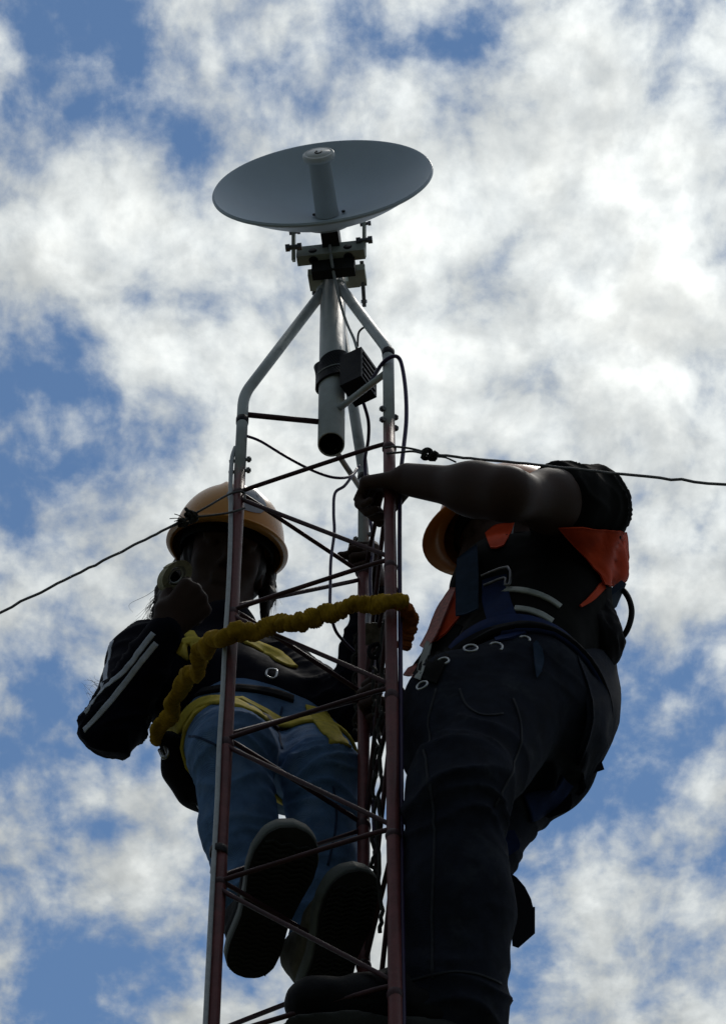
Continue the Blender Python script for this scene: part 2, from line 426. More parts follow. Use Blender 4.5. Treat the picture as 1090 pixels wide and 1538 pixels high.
# ================================================================== the dish antenna
RC = at(484, 272, 3.585)
_r = ray(484, 277); _u = unit(UP - _r * (UP @ _r)); _s = np.cross(_r, _u)
AX = unit(.92 * (-.142 * _s + .99 * _u) - .35 * _r)   # where the dish points
S_ = unit(np.cross(V(0, 0, 1), -AX)); S_ = S_ if S_[0] > 0 else -S_
F_ = unit(V(AX[0], AX[1], 0)); Z_ = V(0, 0, 1)
RR = .2215; DEP = .076
dish = empty('dish_antenna', V(POLE[0], POLE[1], z_pt), 'white parabolic dish antenna with central feed tube on top of the tower', 'antenna')
prof = []; NP = 22
for i in range(NP + 1):
    r = RR * i / NP; prof.append((r, -DEP + DEP * (r / RR) ** 2))
inner = prof[:]
bowl = inner + [(RR + .0025, .001), (RR + .003, -.003), (RR + .001, -.009)] + [(r * .985, h - .009) for r, h in inner[::-1]]
lathe('reflector', RC, AX, bowl, M['dish'], dish, 96)
# rolled rim
e1 = unit(np.cross(AX, V(0, 0, 1))); e2 = np.cross(AX, e1)
ang = np.linspace(0, 2 * np.pi, 96, endpoint=False)
tube('rim', [RC + AX * -.004 + (RR + .002) * (math.cos(t) * e1 + math.sin(t) * e2) for t in ang], .0036, M['dish'], dish, 8, closed=True)
fb, ft = -DEP + .002, .058
lathe('feed_tube', RC, AX, [(.0245, fb), (.0235, fb + .02), (.0225, ft - .02), (.0245, ft - .012), (.0245, ft - .004), (0, ft - .004)], M['tube'], dish, 40)
cap = lathe('feed_cap', RC, AX, [(.0245, ft - .012), (.031, ft - .010), (.0325, ft - .006), (.0325, ft + .001), (.0305, ft + .0035), (.0275, ft + .0038), (.0270, ft + .0028), (.0255, ft + .0028), (.0250, ft + .0042), (0, ft + .0050)], M['cap'], dish, 48)
# small rounded mark on the cap: an open-topped letter shape with a dotted left arm
mk = bmesh.new(); mo = RC + AX * (ft + .0056)
mu = unit(UP - AX * (UP @ AX)); mr = unit(V(1, 0, 0) - AX * AX[0]); mr = unit(mr - mu * (mr @ mu))
up_pts = [(1.35 * x, 1.35 * y) for x, y in [(-.0045, .0035), (-.0045, -.001)] + [(-.0045 * math.cos(t), -.001 - .0042 * math.sin(t)) for t in np.linspace(.2, math.pi - .2, 8)] + [(.0045, -.001), (.0045, .0055)]]
pth = [mo + mr * x + mu * y for x, y in up_pts]
tube('emblem', pth, .0013, M['logo'], cap, 6)
for x, y in ((-.0061, .0072), (-.0036, .0046)):
    lathe('emblem_dot', mo + mr * x + mu * y - AX * .0012, AX, [(0, 0), (.0011, 0), (.0011, .0016), (0, .0016)], M['logo'], cap, 8)
# rivets on the bowl near the lower rim
for x in (-.026, .034):
    p_ = RC + S_ * x + AX * (-DEP + .004)
    lathe('rivet', p_ - unit(np.cross(S_, AX)) * .0, AX, [(0, .003), (.004, .003), (.004, 0)], M['black_tape'], dish, 8)
# drain slots
VTX = RC - AX * DEP
back = -AX
# radio housing behind the reflector
hb = VTX + back * .040
UPD = unit(np.cross(S_, AX)); UPD = UPD if UPD[2] > 0 else -UPD
housing = box('radio_housing', at(497, 357, 3.705), S_, UPD, AX, .036, .050, .060, M['dark_plastic'], dish, .006)
# hub plate on the back of the reflector
lathe('back_hub', VTX, AX, [(0, -.018), (.050, -.018), (.060, -.011), (.066, -.002), (.066, .0)], M['dish'], dish, 40)
# tilting bracket plate with two oval holes
bp = at(497, 380, 3.722)
plate = box('tilt_bracket', bp, S_, F_, Z_, .140, .024, .036, M['bracket'], dish, .006)
for sx in (-1, 1):
    oc = bp + S_ * sx * .036 + F_ * .0125 + Z_ * (-.002)
    bmo = lathe_bm(oc, F_, [(0, 0), (.0085, 0), (.0095, -.0015), (.0095, -.004)], 20)
    link('bolt_hole', from_bm('bolt_hole', bmo, True), M['black_tape'], plate)
    bmo = lathe_bm(bp + S_ * sx * .036 + Z_ * -.0201, -Z_, [(0, .0006), (.0085, .0006), (.0095, .0)], 20)
    link('bolt_hole', from_bm('bolt_hole', bmo, True), M['black_tape'], plate)
# side arms carrying the dish, with cross bolts
for sx, (px, py0, py1) in ((-1, (441, 346, 392)), (1, (547, 333, 384))):
    a_ = at(px, py0, 3.68); b_ = at(px, py1, 3.725)
    axis = unit(a_ - b_)
    arm = box('side_arm', (a_ + b_) / 2, S_, axis, np.cross(S_, axis), .006, np.linalg.norm(a_ - b_), .024, M['bracket'], dish, .002)
    cb = at(px, (py0 * .45 + py1 * .55), 3.700)
    bolt('cross_bolt', cb - S_ * .016, cb + S_ * .016, .0055, M['steel'], arm, 1.6)
    cb = at(px + 1, py0 + 3, 3.684)
    bolt('cross_bolt', cb - S_ * .010, cb + S_ * .012, .0035, M['steel'], arm, 1.6)
# clamp around the pipe
box('clamp_block', at(501, 402, 3.735), S_, F_, Z_, .088, .022, .046, M['dark_plastic'], dish, .004)
for (px, py, w_) in ((475, 420, .030), (536, 414, .036)):
    box('clamp_jaw', at(px, py, 3.765), S_, F_, Z_, w_, .040, .022, M['bracket'], dish, .005)
for px, y0, y1 in ((473, 398, 446), (543, 392, 461)):
    bolt('clamp_bolt', at(px, y0, 3.742), at(px + (0 if px < 500 else 4), y1, 3.815), .0042, M['steel'], dish, 1.5)
box('clamp_back', V(POLE[0], POLE[1], z_pt - .035) - F_ * .036, S_, F_, Z_, .10, .018, .03, M['bracket'], dish, .004)

# ================================================================== junction box strapped to the pipe
jb = empty('junction_box', at(535, 570, 3.755), 'black cable junction box strapped to the white central pipe', 'junction box')
jc = at(538, 566, 3.742)
jx, jy = unit(V(.86, -.5, 0)), unit(V(.5, .86, 0))
box('housing', jc, jx, jy, Z_, .048, .060, .098, M['box'], jb, .006)
for k in range(5):
    box('cooling_rib', jc + jx * .0245 + Z_ * (-.036 + k * .018), jx, jy, Z_, .004, .046, .006, M['box'], jb, .001)
lathe('cable_gland', jc + Z_ * .049, Z_, [(.010, 0), (.010, .008), (.007, .010), (.007, .022), (.004, .026), (0, .026)], M['box'], jb, 12)
# wide strap around pipe and box
sc_ = V(POLE[0], POLE[1], at(498, 560, POLE[1])[2])
ringp = []
for t in np.linspace(0, 2 * np.pi, 40, endpoint=False):
    d_ = V(math.cos(t), math.sin(t), 0)
    ringp.append(sc_ + d_ * (PR + .0015) + Z_ * .020 * math.sin(t * 1 + .9))
def band(name, path, width, thick, mat, parent, wdir=Z_, closed=True):
    path = np.asarray(path); m = len(path); T, _, _ = frames(path, closed); v = []; f = []
    for i in range(m):
        n_ = unit(np.cross(T[i], wdir)); ww = unit(np.cross(n_, T[i]))
        for a_, b_ in ((-1, 0), (1, 0), (1, 1), (-1, 1)): v.append(path[i] + ww * a_ * width / 2 + n_ * b_ * thick)
    for i in range(m if closed else m - 1):
        j = (i + 1) % m
        for k in range(4):
            l = (k + 1) % 4; f.append((i * 4 + k, j * 4 + k, j * 4 + l, i * 4 + l))
    if not closed: f.append((0, 1, 2, 3)); f.append(((m - 1) * 4, (m - 1) * 4 + 3, (m - 1) * 4 + 2, (m - 1) * 4 + 1))
    me = bpy.data.meshes.new(name); me.from_pydata([tuple(x) for x in v], [], f); me.update()
    bmx = bmesh.new(); bmx.from_mesh(me); bmesh.ops.recalc_face_normals(bmx, faces=bmx.faces); bmx.to_mesh(me); bmx.free()
    return link(name, me, mat, parent)
band('tape_strap', ringp, .066, .004, M['black_tape'], jb)
tube('tie_wire', [p_ + Z_ * (-.006) + unit(V(p_[0] - POLE[0], p_[1] - POLE[1], 0)) * .004 for p_ in ringp], .0012, M['grey_cable'], jb, 6, closed=True)

# ================================================================== cables
def cable(name, pts, r, mat, label, group=None, n=8, cat='cable'):
    o = tube(name, [at(*p) for p in pts], r, mat, None, 8, n=n)
    return tag(o, label, cat, group)
cable('cable', [(494, 352, 3.70), (497, 385, 3.715), (504, 425, 3.738), (513, 462, 3.742), (521, 486, 3.742), (531, 508, 3.742), (536, 524, 3.742)], .0030, M['grey_cable'], 'thin grey cable running from behind the dish down the front of the central pipe')
cable('cable', [(553, 476, 3.72), (552, 488, 3.725), (543, 494, 3.735), (538, 502, 3.74), (537, 520, 3.742)], .0022, M['black_cable'], 'short dark cable end sticking out above the black junction box')
cable('cable', [(548, 588, 3.72), (560, 568, 3.68), (574, 546, 3.63), (588, 536, 3.615), (598, 537, 3.62), (604, 552, 3.625), (609, 588, 3.63), (610, 630, 3.635), (606, 672, 3.64), (601, 720, 3.64), (600, 780, 3.643), (600, 860, 3.643), (601, 980, 3.643), (602, 1100, 3.643), (603, 1240, 3.643), (604, 1380, 3.643), (606, 1560, 3.643)], .0040, M['purple_cable'], 'thick dark violet cable looping over the right white tube and down the right leg', n=10)
cable('cable', [(546, 606, 3.75), (553, 632, 3.78), (553, 660, 3.82), (548, 690, 3.88), (549, 715, 3.90), (553, 760, 3.91), (560, 815, 3.91), (556, 870, 3.90), (560, 960, 3.90), (563, 1080, 3.90), (560, 1200, 3.90), (566, 1330, 3.90)], .0034, M['purple_cable'], 'violet cable hanging from the black junction box behind the back leg')
cable('cable', [(371, 655, 3.735), (392, 663, 3.74), (430, 686, 3.76), (468, 706, 3.79), (500, 717, 3.81), (525, 716, 3.83), (536, 704, 3.86)], .0028, M['purple_cable'], 'thin violet cable sagging from the left white tube across to the back leg')
cable('cable', [(540, 700, 3.87), (528, 716, 3.86), (517, 730, 3.85), (503, 741, 3.845), (501, 770, 3.84), (502, 800, 3.84), (497, 840, 3.84), (496, 880, 3.84), (496, 915, 3.84), (503, 945, 3.86), (516, 963, 3.89), (531, 978, 3.92)], .0030, M['purple_cable'], 'wavy violet cable hanging free in the middle of the tower')
lcab = [(352, 672, 3.748), (347, 690, 3.745), (345, 730, 3.74), (345, 800, 3.735), (342, 880, 3.735), (337, 960, 3.735), (333, 1040, 3.735), (328, 1120, 3.735), (325, 1200, 3.735), (320, 1290, 3.735), (314, 1400, 3.735), (306, 1560, 3.735)]
cable('cable', [(x + 1.5, y, Y) for x, y, Y in lcab], .0042, M['grey_cable'], 'pale grey cable strapped down the outer side of the left leg', n=8)
tag(link('cable_tie', from_bm('cable_tie', lathe_bm(leg('L', at(326, 1287, 3.747)[2]) + V(-.004, -.002, 0), Z_, [(.0140, 0), (.0152, .002), (.0152, .015), (.0140, .017)], 20), True), M['black_tape']), 'black tape band holding the grey cable to the left leg near the shoes', 'tape')

# ================================================================== guy wires
def frayed_knot(name, c, axis, size, mat, parent, seed, turns=5):
    rnd = random.Random(seed); axis = unit(axis); a_ = unit(np.cross(axis, V(.3, .2, 1))); b_ = np.cross(axis, a_); pts = []
    for k in range(turns * 9):
        t = k / 9 * 2 * math.pi
        r = size * (.55 + .35 * rnd.random()); h = (rnd.random() - .5) * size * 1.7 * (.5 + .5 * math.sin(k))
        pts.append(c + axis * h + r * (math.cos(t) * a_ + math.sin(t) * b_))
    return tube(name, pts, size * .22, mat, parent, 7, n=4)
def guy(name, start, pts, ends, label, seed):
    e = empty(name, start, label, 'guy wire', 'guy wires holding the tower')
    p = catmull(pts, 6); rnd = random.Random(seed)
    p[1:-1] += np.array([[rnd.gauss(0, .0006) for _ in range(3)] for _ in range(len(p) - 2)])
    tube('wire', p, .0026, M['wire'], e, 7)
    return e
# left wire: from the left leg, through a knot, down to an anchor in the ground
def guy_points(p0, out, slope, start_off=0.0):
    L = p0[2] / slope
    return [p0 + unit(out) * L * t - V(0, 0, 1) * slope * L * t - V(0, 0, 1) * 0.06 * math.sin(math.pi * t) for t in np.linspace(start_off, 1, 14)]
LW0 = at(283, 778, 3.735); LW1 = at(0, 921, 3.70)
d_ = LW1 - LW0; k_ = (0.02 - LW0[2]) / d_[2]
gpts = [LW0 + d_ * t for t in (0, .12, .3, .5, .75, 1.0)] + [LW0 + d_ * t for t in np.linspace(1.6, k_, 8)]
gl = guy('guy_wire', LW0, gpts, None, 'thin guy wire running down to the lower left from the left leg', 3)
frayed_knot('knot', at(288, 776, 3.733), d_, .0125, M['rope'], gl, 5)
frayed_knot('knot', at(274, 785, 3.733), d_, .0095, M['rope'], gl, 15, 4)
tube('loop', [at(288, 774, 3.733), at(310, 762, 3.725), at(345, 742, 3.728), at(366, 739, 3.735), at(367, 752, 3.735)], .0022, M['wire'], gl, 7, n=5)
tube('loop', [at(288, 777, 3.733), at(318, 774, 3.725), at(345, 770, 3.728), at(368, 763, 3.735)], .0022, M['wire'], gl, 7, n=5)
for q_ in ((255, 779), (262, 772), (268, 788), (256, 790), (262, 783)):
    tube('frayed_end', [at(280, 782, 3.733), at((280 + q_[0]) / 2, (782 + q_[1]) / 2 - 2, 3.73), at(q_[0], q_[1], 3.728)], .0009, M['rope'], gl, 5, n=3)
tube('tie_end', [at(290, 772, 3.73), at(283, 768, 3.725), at(279, 764, 3.725)], .0035, M['rope'], gl, 6, n=3)
box('anchor', V(*(LW0 + d_ * k_)[:2], .0), V(1, 0, 0), V(0, 1, 0), Z_, .25, .25, .12, M['concrete'], gl, .02)
RW0 = at(655, 683, 3.60); RW1 = at(1090, 728, 3.30)
d_ = RW1 - RW0; k_ = (0.02 - RW0[2]) / d_[2]
gpts = [RW0 + d_ * t for t in (0, .1, .3, .5, .75, 1.0)] + [RW0 + d_ * t for t in np.linspace(1.5, k_, 8)]
gr = guy('guy_wire', RW0, gpts, None, 'thin guy wire crossing to the right edge above the bare arm', 4)
frayed_knot('knot', at(641, 682, 3.606), d_, .0120, M['rope'], gr, 8)
frayed_knot('knot', at(651, 685, 3.603), d_, .0100, M['rope'], gr, 9, 4)
tube('loop', [at(641, 680, 3.606), at(618, 674, 3.615), at(592, 671, 3.62), at(578, 673, 3.625)], .0022, M['wire'], gr, 7, n=5)
tube('loop', [at(641, 683, 3.606), at(620, 678, 3.615), at(596, 680, 3.62), at(580, 681, 3.625)], .0022, M['wire'], gr, 7, n=5)
tube('tie_end', [at(652, 686, 3.60), at(668, 687, 3.59), at(684, 694, 3.58)], .0018, M['rope'], gr, 6, n=3)
box('anchor', V(*(RW0 + d_ * k_)[:2], .0), V(1, 0, 0), V(0, 1, 0), Z_, .25, .25, .12, M['concrete'], gr, .02)

# ================================================================== modelling of bodies and cloth: blended volumes turned into one surface
class Vol:
    def __init__(s, h): s.h = h; s.p = []
    def cone(s, a, b, ra, rb, k=.02, flat=None, sub=False):
        """tapered rounded limb; flat = (direction, stretch) makes the section oval"""
        s.p.append(('c', np.asarray(a, float), np.asarray(b, float), ra, rb, k, flat, sub)); return s
    def ell(s, c, axes, radii, k=.02, sub=False):
        s.p.append(('e', np.asarray(c, float), np.asarray(axes, float), np.asarray(radii, float), k, sub)); return s
    def cut(s, c, n):
        """cut away everything on the side n points to"""
        s.p.append(('x', np.asarray(c, float), unit(n))); return s
    def field(s):
        lo, hi = [], []
        for p in s.p:
            if p[0] == 'c' and not p[7]:
                r = max(p[3], p[4]) * (p[6][1] if p[6] else 1)
                lo.append(np.minimum(p[1], p[2]) - r); hi.append(np.maximum(p[1], p[2]) + r)
            elif p[0] == 'e' and not p[5]:
                r = p[3].max(); lo.append(p[1] - r); hi.append(p[1] + r)
        lo = np.min(lo, 0) - .03; hi = np.max(hi, 0) + .03
        n = np.ceil((hi - lo) / s.h).astype(int) + 1
        D = np.full(n, .2, np.float32)
        g = [lo[i] + np.arange(n[i]) * s.h for i in range(3)]
        for p in s.p:
            if p[0] == 'x':
                d = ((g[0] - p[1][0]) * p[2][0])[:, None, None] + ((g[1] - p[1][1]) * p[2][1])[None, :, None] + ((g[2] - p[1][2]) * p[2][2])[None, None, :]
                D = np.maximum(D, d.astype(np.float32)); continue
            if p[0] == 'c':
                r = max(p[3], p[4]) * (p[6][1] if p[6] else 1) + p[5] + .03
                b0 = np.minimum(p[1], p[2]) - r; b1 = np.maximum(p[1], p[2]) + r
            else:
                r = p[3].max() + p[4] + .03; b0 = p[1] - r; b1 = p[1] + r
            i0 = np.clip(np.floor((b0 - lo) / s.h).astype(int), 0, n); i1 = np.clip(np.ceil((b1 - lo) / s.h).astype(int) + 1, 0, n)
            sl_ = tuple(slice(i0[i], i1[i]) for i in range(3))
            X = g[0][sl_[0]][:, None, None]; Y = g[1][sl_[1]][None, :, None]; Z = g[2][sl_[2]][None, None, :]
            if p[0] == 'c':
                a, b, ra, rb, k, flat, sub = p[1:]
                ba = b - a; L2 = max(ba @ ba, 1e-12)
                x, y, z = X - a[0], Y - a[1], Z - a[2]
                t = np.clip((x * ba[0] + y * ba[1] + z * ba[2]) / L2, 0, 1)
                x = x - t * ba[0]; y = y - t * ba[1]; z = z - t * ba[2]
                if flat is not None:
                    w_, q_ = unit(flat[0]), flat[1]; c_ = (x * w_[0] + y * w_[1] + z * w_[2]) * (1 - 1 / q_)
                    x = x - c_ * w_[0]; y = y - c_ * w_[1]; z = z - c_ * w_[2]
                d = np.sqrt(x * x + y * y + z * z) - (ra + (rb - ra) * t)
            else:
                c, ax_, rd, k, sub = p[1:]
                x, y, z = X - c[0], Y - c[1], Z - c[2]; k0 = 0; k1 = 0
                for e_, r_ in zip(ax_, rd):
                    u_ = x * e_[0] + y * e_[1] + z * e_[2]
                    k0 = k0 + (u_ / r_) ** 2; k1 = k1 + (u_ / r_ ** 2) ** 2
                k0 = np.sqrt(k0); k1 = np.sqrt(k1) + 1e-9
                d = k0 * (k0 - 1) / k1
            d = d.astype(np.float32); o = D[sl_]
            if sub:
                h = np.clip(.5 - .5 * (o + d) / k, 0, 1); D[sl_] = o + (-d - o) * h + k * h * (1 - h)
            else:
                h = np.clip(.5 + .5 * (o - d) / k, 0, 1); D[sl_] = o + (d - o) * h - k * h * (1 - h)
        return D, lo
    def mesh(s, name, smooth=2, disp=None):
        D, lo = s.field(); h = s.h; nx, ny, nz = D.shape
        S = D < 0; cnt = np.zeros((nx - 1, ny - 1, nz - 1), np.int8)
        C8 = [(i, j, k) for i in (0, 1) for j in (0, 1) for k in (0, 1)]
        for i, j, k in C8: cnt += S[i:nx - 1 + i, j:ny - 1 + j, k:nz - 1 + k]
        mixed = (cnt > 0) & (cnt < 8); idx = np.full(mixed.shape, -1, np.int32)
        cells = np.argwhere(mixed); idx[mixed] = np.arange(len(cells))
        acc = np.zeros((len(cells), 3)); num = np.zeros(len(cells))
        val = {c: D[cells[:, 0] + c[0], cells[:, 1] + c[1], cells[:, 2] + c[2]] for c in C8}
        for a in C8:
            for ax_ in range(3):
                if a[ax_] == 0:
                    b = list(a); b[ax_] = 1; va, vb = val[a], val[tuple(b)]
                    m_ = (va < 0) != (vb < 0); t = np.where(m_, va / np.where(m_, va - vb, 1), 0)
                    pt = np.array(a, float)[None] + t[:, None] * np.eye(3)[ax_][None]
                    acc += pt * m_[:, None]; num += m_
        v = (cells + acc / num[:, None]) * h + lo
        F = []
        for ax_ in range(3):
            o1, o2 = [(1, 2), (2, 0), (0, 1)][ax_]
            sa = [slice(None)] * 3; sb = [slice(None)] * 3; sa[ax_] = slice(0, -1); sb[ax_] = slice(1, None)
            ch = S[tuple(sa)] != S[tuple(sb)]
            e = np.argwhere(ch); e = e[(e[:, o1] > 0) & (e[:, o2] > 0)]
            e = e[(e[:, o1] < D.shape[o1] - 1) & (e[:, o2] < D.shape[o2] - 1)]
            q4 = []
            for d1, d2 in ((1, 1), (0, 1), (0, 0), (1, 0)):
                c = e.copy(); c[:, o1] -= d1; c[:, o2] -= d2; q4.append(idx[c[:, 0], c[:, 1], c[:, 2]])
            q4 = np.stack(q4, 1); flip = ~S[e[:, 0], e[:, 1], e[:, 2]]
            q4[flip] = q4[flip][:, ::-1]; F.append(q4)
        F = np.vstack(F); F = F[(F >= 0).all(1)]
        E_ = np.vstack([F[:, [0, 1]], F[:, [1, 2]], F[:, [2, 3]], F[:, [3, 0]]])
        deg = np.bincount(E_.ravel(), minlength=len(v))[:, None] + 1e-9
        def lap(v):
            a_ = np.zeros_like(v)
            for c in range(3):
                a_[:, c] = np.bincount(E_[:, 0], v[E_[:, 1], c], len(v)) + np.bincount(E_[:, 1], v[E_[:, 0], c], len(v))
            return a_ / deg - v
        for _ in range(smooth):
            v = v + .5 * lap(v)
        if disp is not None:
            A, B, C_, Dd = (v[F[:, i]] for i in range(4)); fn = np.cross(C_ - A, Dd - B); nr = np.zeros_like(v)
            for i in range(4):
                for c in range(3): nr[:, c] += np.bincount(F[:, i], fn[:, c], len(v))
            nr /= np.linalg.norm(nr, axis=1)[:, None] + 1e-12
            v = v + nr * disp(v, nr)[:, None]
        s.v, s.F = v, F
        return mesh_np(name, v, F)
def nz(v, sc, off=0.):
    sc = np.asarray(sc, float); q_ = v * sc + off
    return np.fromiter((mnoise.noise(p) for p in q_), float, len(q_))
def ridge(v, sc, off=0.): return 1 - 2 * np.abs(nz(v, sc, off))
def fold_fn(segs, amp, fine=.0008):
    """creases that run round each limb (rings across its axis) and gather near the joints"""
    def f(v, nr):
        d = np.zeros(len(v)); wsum = np.full(len(v), 1e-6)
        for (a, b, frq, am) in segs:
            a, b = np.asarray(a), np.asarray(b); ax_ = unit(b - a); L = np.linalg.norm(b - a)
            t = (v - a) @ ax_; tc_ = np.clip(t, 0, L); r = np.linalg.norm(v - a - tc_[:, None] * ax_, axis=1)
            w_ = np.exp(-(r / .07) ** 2 * 1.2)
            warp_ = nz(v, 9., 4.2) * .05
            q_ = np.outer(t + warp_, ax_) * frq + (v - a - np.outer(t, ax_)) * frq * .22
            fold = 2.6 * (1 - np.abs(np.fromiter((mnoise.noise(p) for p in q_ + 3.1), float, len(q_)))) ** 4 - 1.3
            joint = .35 + .65 * np.maximum(np.exp(-(tc_ / (.28 * L)) ** 2), np.exp(-((L - tc_) / (.28 * L)) ** 2))
            d += w_ * am * fold * joint; wsum += w_
        d = d / np.maximum(wsum, 1.) * amp
        return d + nz(v, 14., 1.) * .003 + nz(v, 45., 2.) * fine
    return f
def bvh_of(*vols):
    vv, ff, o = [], [], 0
    for k in vols:
        vv.append(k.v); ff.append(k.F + o); o += len(k.v)
    vv = np.vstack(vv); ff = np.vstack(ff)
    return BVHTree.FromPolygons([tuple(x) for x in vv], [tuple(map(int, x)) for x in ff])
def hit(bvh, px, py, fallback=None):
    d = ray(px, py); l, n_, i, t = bvh.ray_cast(Vector(CAM), Vector(d))
    if l is None: return None
    n_ = np.array(n_); n_ = n_ if n_ @ d < 0 else -n_
    return np.array(l), n_
def strap(name, bvh, pts, nrm, width, thick, mat, parent, closed=False, lift=.003, hug=True, rows=5):
    """webbing that lies on a surface: rows across its width are drawn onto the body"""
    pts = np.asarray(pts); nrm = np.asarray(nrm); m = len(pts)
    for _ in range(3):                                    # relax the line
        a_ = np.roll(pts, 1, 0); b_ = np.roll(pts, -1, 0); na, nb = np.roll(nrm, 1, 0), np.roll(nrm, -1, 0)
        p2 = (a_ + 2 * pts + b_) / 4; n2 = (na + 2 * nrm + nb) / 4
        if not closed: p2[0], p2[-1], n2[0], n2[-1] = pts[0], pts[-1], nrm[0], nrm[-1]
        pts, nrm = p2, n2
    T = np.zeros_like(pts)
    for i in range(m):
        T[i] = unit(pts[(i + 1) % m] - pts[i - 1]) if closed else unit(pts[min(i + 1, m - 1)] - pts[max(i - 1, 0)])
    top, bot = [], []
    for i in range(m):
        n_ = unit(nrm[i]); wd = unit(np.cross(T[i], n_)); n_ = np.cross(wd, T[i]); n_ = n_ if n_ @ nrm[i] > 0 else -n_
        for r in range(rows):
            o_ = pts[i] + wd * width * (r / (rows - 1) - .5); nn = n_
            if hug:
                l, fn, _, dist = bvh.find_nearest(Vector(o_))
                if l is not None and dist < .03:
                    fn = np.array(fn); fn = fn if fn @ n_ > 0 else n_
                    o_ = np.array(l) ; nn = unit(.5 * fn + .5 * n_)
            top.append(o_ + nn * (lift + thick)); bot.append(o_ + nn * lift * .2)
    v = np.array(top + bot); N = m * rows; f = []
    for i in range(m if closed else m - 1):
        j = (i + 1) % m
        for r in range(rows - 1):
            a_, b_, c_, d_ = i * rows + r, i * rows + r + 1, j * rows + r + 1, j * rows + r
            f.append((a_, b_, c_, d_)); f.append((N + a_, N + d_, N + c_, N + b_))
        for r in (0, rows - 1):
            a_, b_ = i * rows + r, j * rows + r; f.append((a_, b_, N + b_, N + a_))
    if not closed:
        for i in (0, m - 1):
            for r in range(rows - 1):
                a_, b_ = i * rows + r, i * rows + r + 1; f.append((a_, N + a_, N + b_, b_))
    me = bpy.data.meshes.new(name); me.from_pydata([tuple(x) for x in v], [], f); me.update()
    bmx = bmesh.new(); bmx.from_mesh(me); bmesh.ops.recalc_face_normals(bmx, faces=bmx.faces); bmx.to_mesh(me); bmx.free()
    for p in me.polygons: p.use_smooth = True
    return link(name, me, mat, parent)
def strap_px(name, bvh, px, width, thick, mat, parent, n=6, lift=.003, hug=True):
    line = catmull([np.array([x, y, 0.]) for x, y in px], n); P, N_ = [], []
    for x, y, _ in line:
        h_ = hit(bvh, x, y)
        if h_ is not None: P.append(h_[0]); N_.append(h_[1])
    if len(P) < 3: print('strap missed', name, px); return None
    return strap(name, bvh, P, N_, width, thick, mat, parent, lift=lift, hug=hug)
def strap_ring(name, bvh, c, axis, width, thick, mat, parent, n=44, rmax=.35, lift=.003, outside=False):
    axis = unit(axis); a_ = unit(np.cross(axis, V(.2, .9, .3))); b_ = np.cross(axis, a_); P, N_ = [], []
    for t in np.linspace(0, 2 * np.pi, n, endpoint=False):
        d_ = math.cos(t) * a_ + math.sin(t) * b_
        # from inside outwards: last skin crossed before leaving the limb
        l, nn, _, ds = bvh.ray_cast(Vector(c + d_ * rmax), Vector(-d_), rmax) if outside else bvh.ray_cast(Vector(c), Vector(d_), rmax)
        if l is None: P.append(c + d_ * .1); N_.append(d_); continue
        P.append(np.array(l)); N_.append(d_)
    return strap(name, bvh, P, N_, width, thick, mat, parent, closed=True, lift=lift)
def rot(v, k, a):
    k = unit(k); return v * math.cos(a) + np.cross(k, v) * math.sin(a) + k * (k @ v) * (1 - math.cos(a))
def hand(vol, wrist, f, n_, side, curl, scale=1., thumb=(.7, .5, .35), spread=.04, tcurl=.5):
    """wrist point, direction to the knuckles, palm normal, thumb side (+1/-1), finger curls"""
    f = unit(f); n_ = unit(n_ - f * (n_ @ f)); l = np.cross(n_, f) * side; s = scale; tips = []
    kn = []
    for i in range(4):
        o = (1.5 - i) * .0195 * s
        k_ = wrist + f * (.088 - .004 * abs(i - 1) - (.006 if i == 3 else 0)) * s + l * o - n_ * .004 * s * (1 if i in (1, 2) else 0)
        kn.append(k_)
        vol.cone(wrist + l * o * .55 + f * .006, k_, .0155 * s, .0125 * s, .010)
    ln = [(.043, .026, .021), (.047, .030, .022), (.044, .028, .022), (.034, .021, .019)]
    for i in range(4):
        d = unit(f + l * spread * (1.5 - i)); p = kn[i]; r = (.0102, .0102, .0098, .0088)[i] * s
        for j in range(3):
            d = rot(d, np.cross(f, n_), curl[j] * (1 + .05 * i)); e_ = p + d * ln[i][j] * s
            vol.cone(p, e_, r * (1, .93, .86)[j], r * (.95, .88, .78)[j], .0016); p = e_
        tips.append(p)
    b = wrist + f * .022 * s + l * .026 * s + n_ * .006 * s
    d = unit(f * thumb[0] + l * thumb[1] + n_ * thumb[2])
    e_ = b + d * .042 * s; vol.cone(wrist + f * .01 * s + l * .012 * s, b, .015 * s, .0155 * s, .010); vol.cone(b, e_, .0155 * s, .0115 * s, .008)
    d2 = unit(rot(d, np.cross(l, n_) if side > 0 else np.cross(n_, l), 0) + (n_ * .5 - l * .6) * tcurl); g_ = e_ + d2 * .030 * s
    vol.cone(e_, g_, .0112 * s, .0100 * s, .003)
    d3 = unit(d2 + (n_ * .3 - l * .6) * tcurl); vol.cone(g_, g_ + d3 * .024 * s, .0100 * s, .0078 * s, .003)
    return kn, tips
def head_axes(fwd, up):
    fwd = unit(fwd); up = unit(up - fwd * (up @ fwd)); return np.cross(fwd, up), fwd, up        # right-hand side of the wearer, forward, up
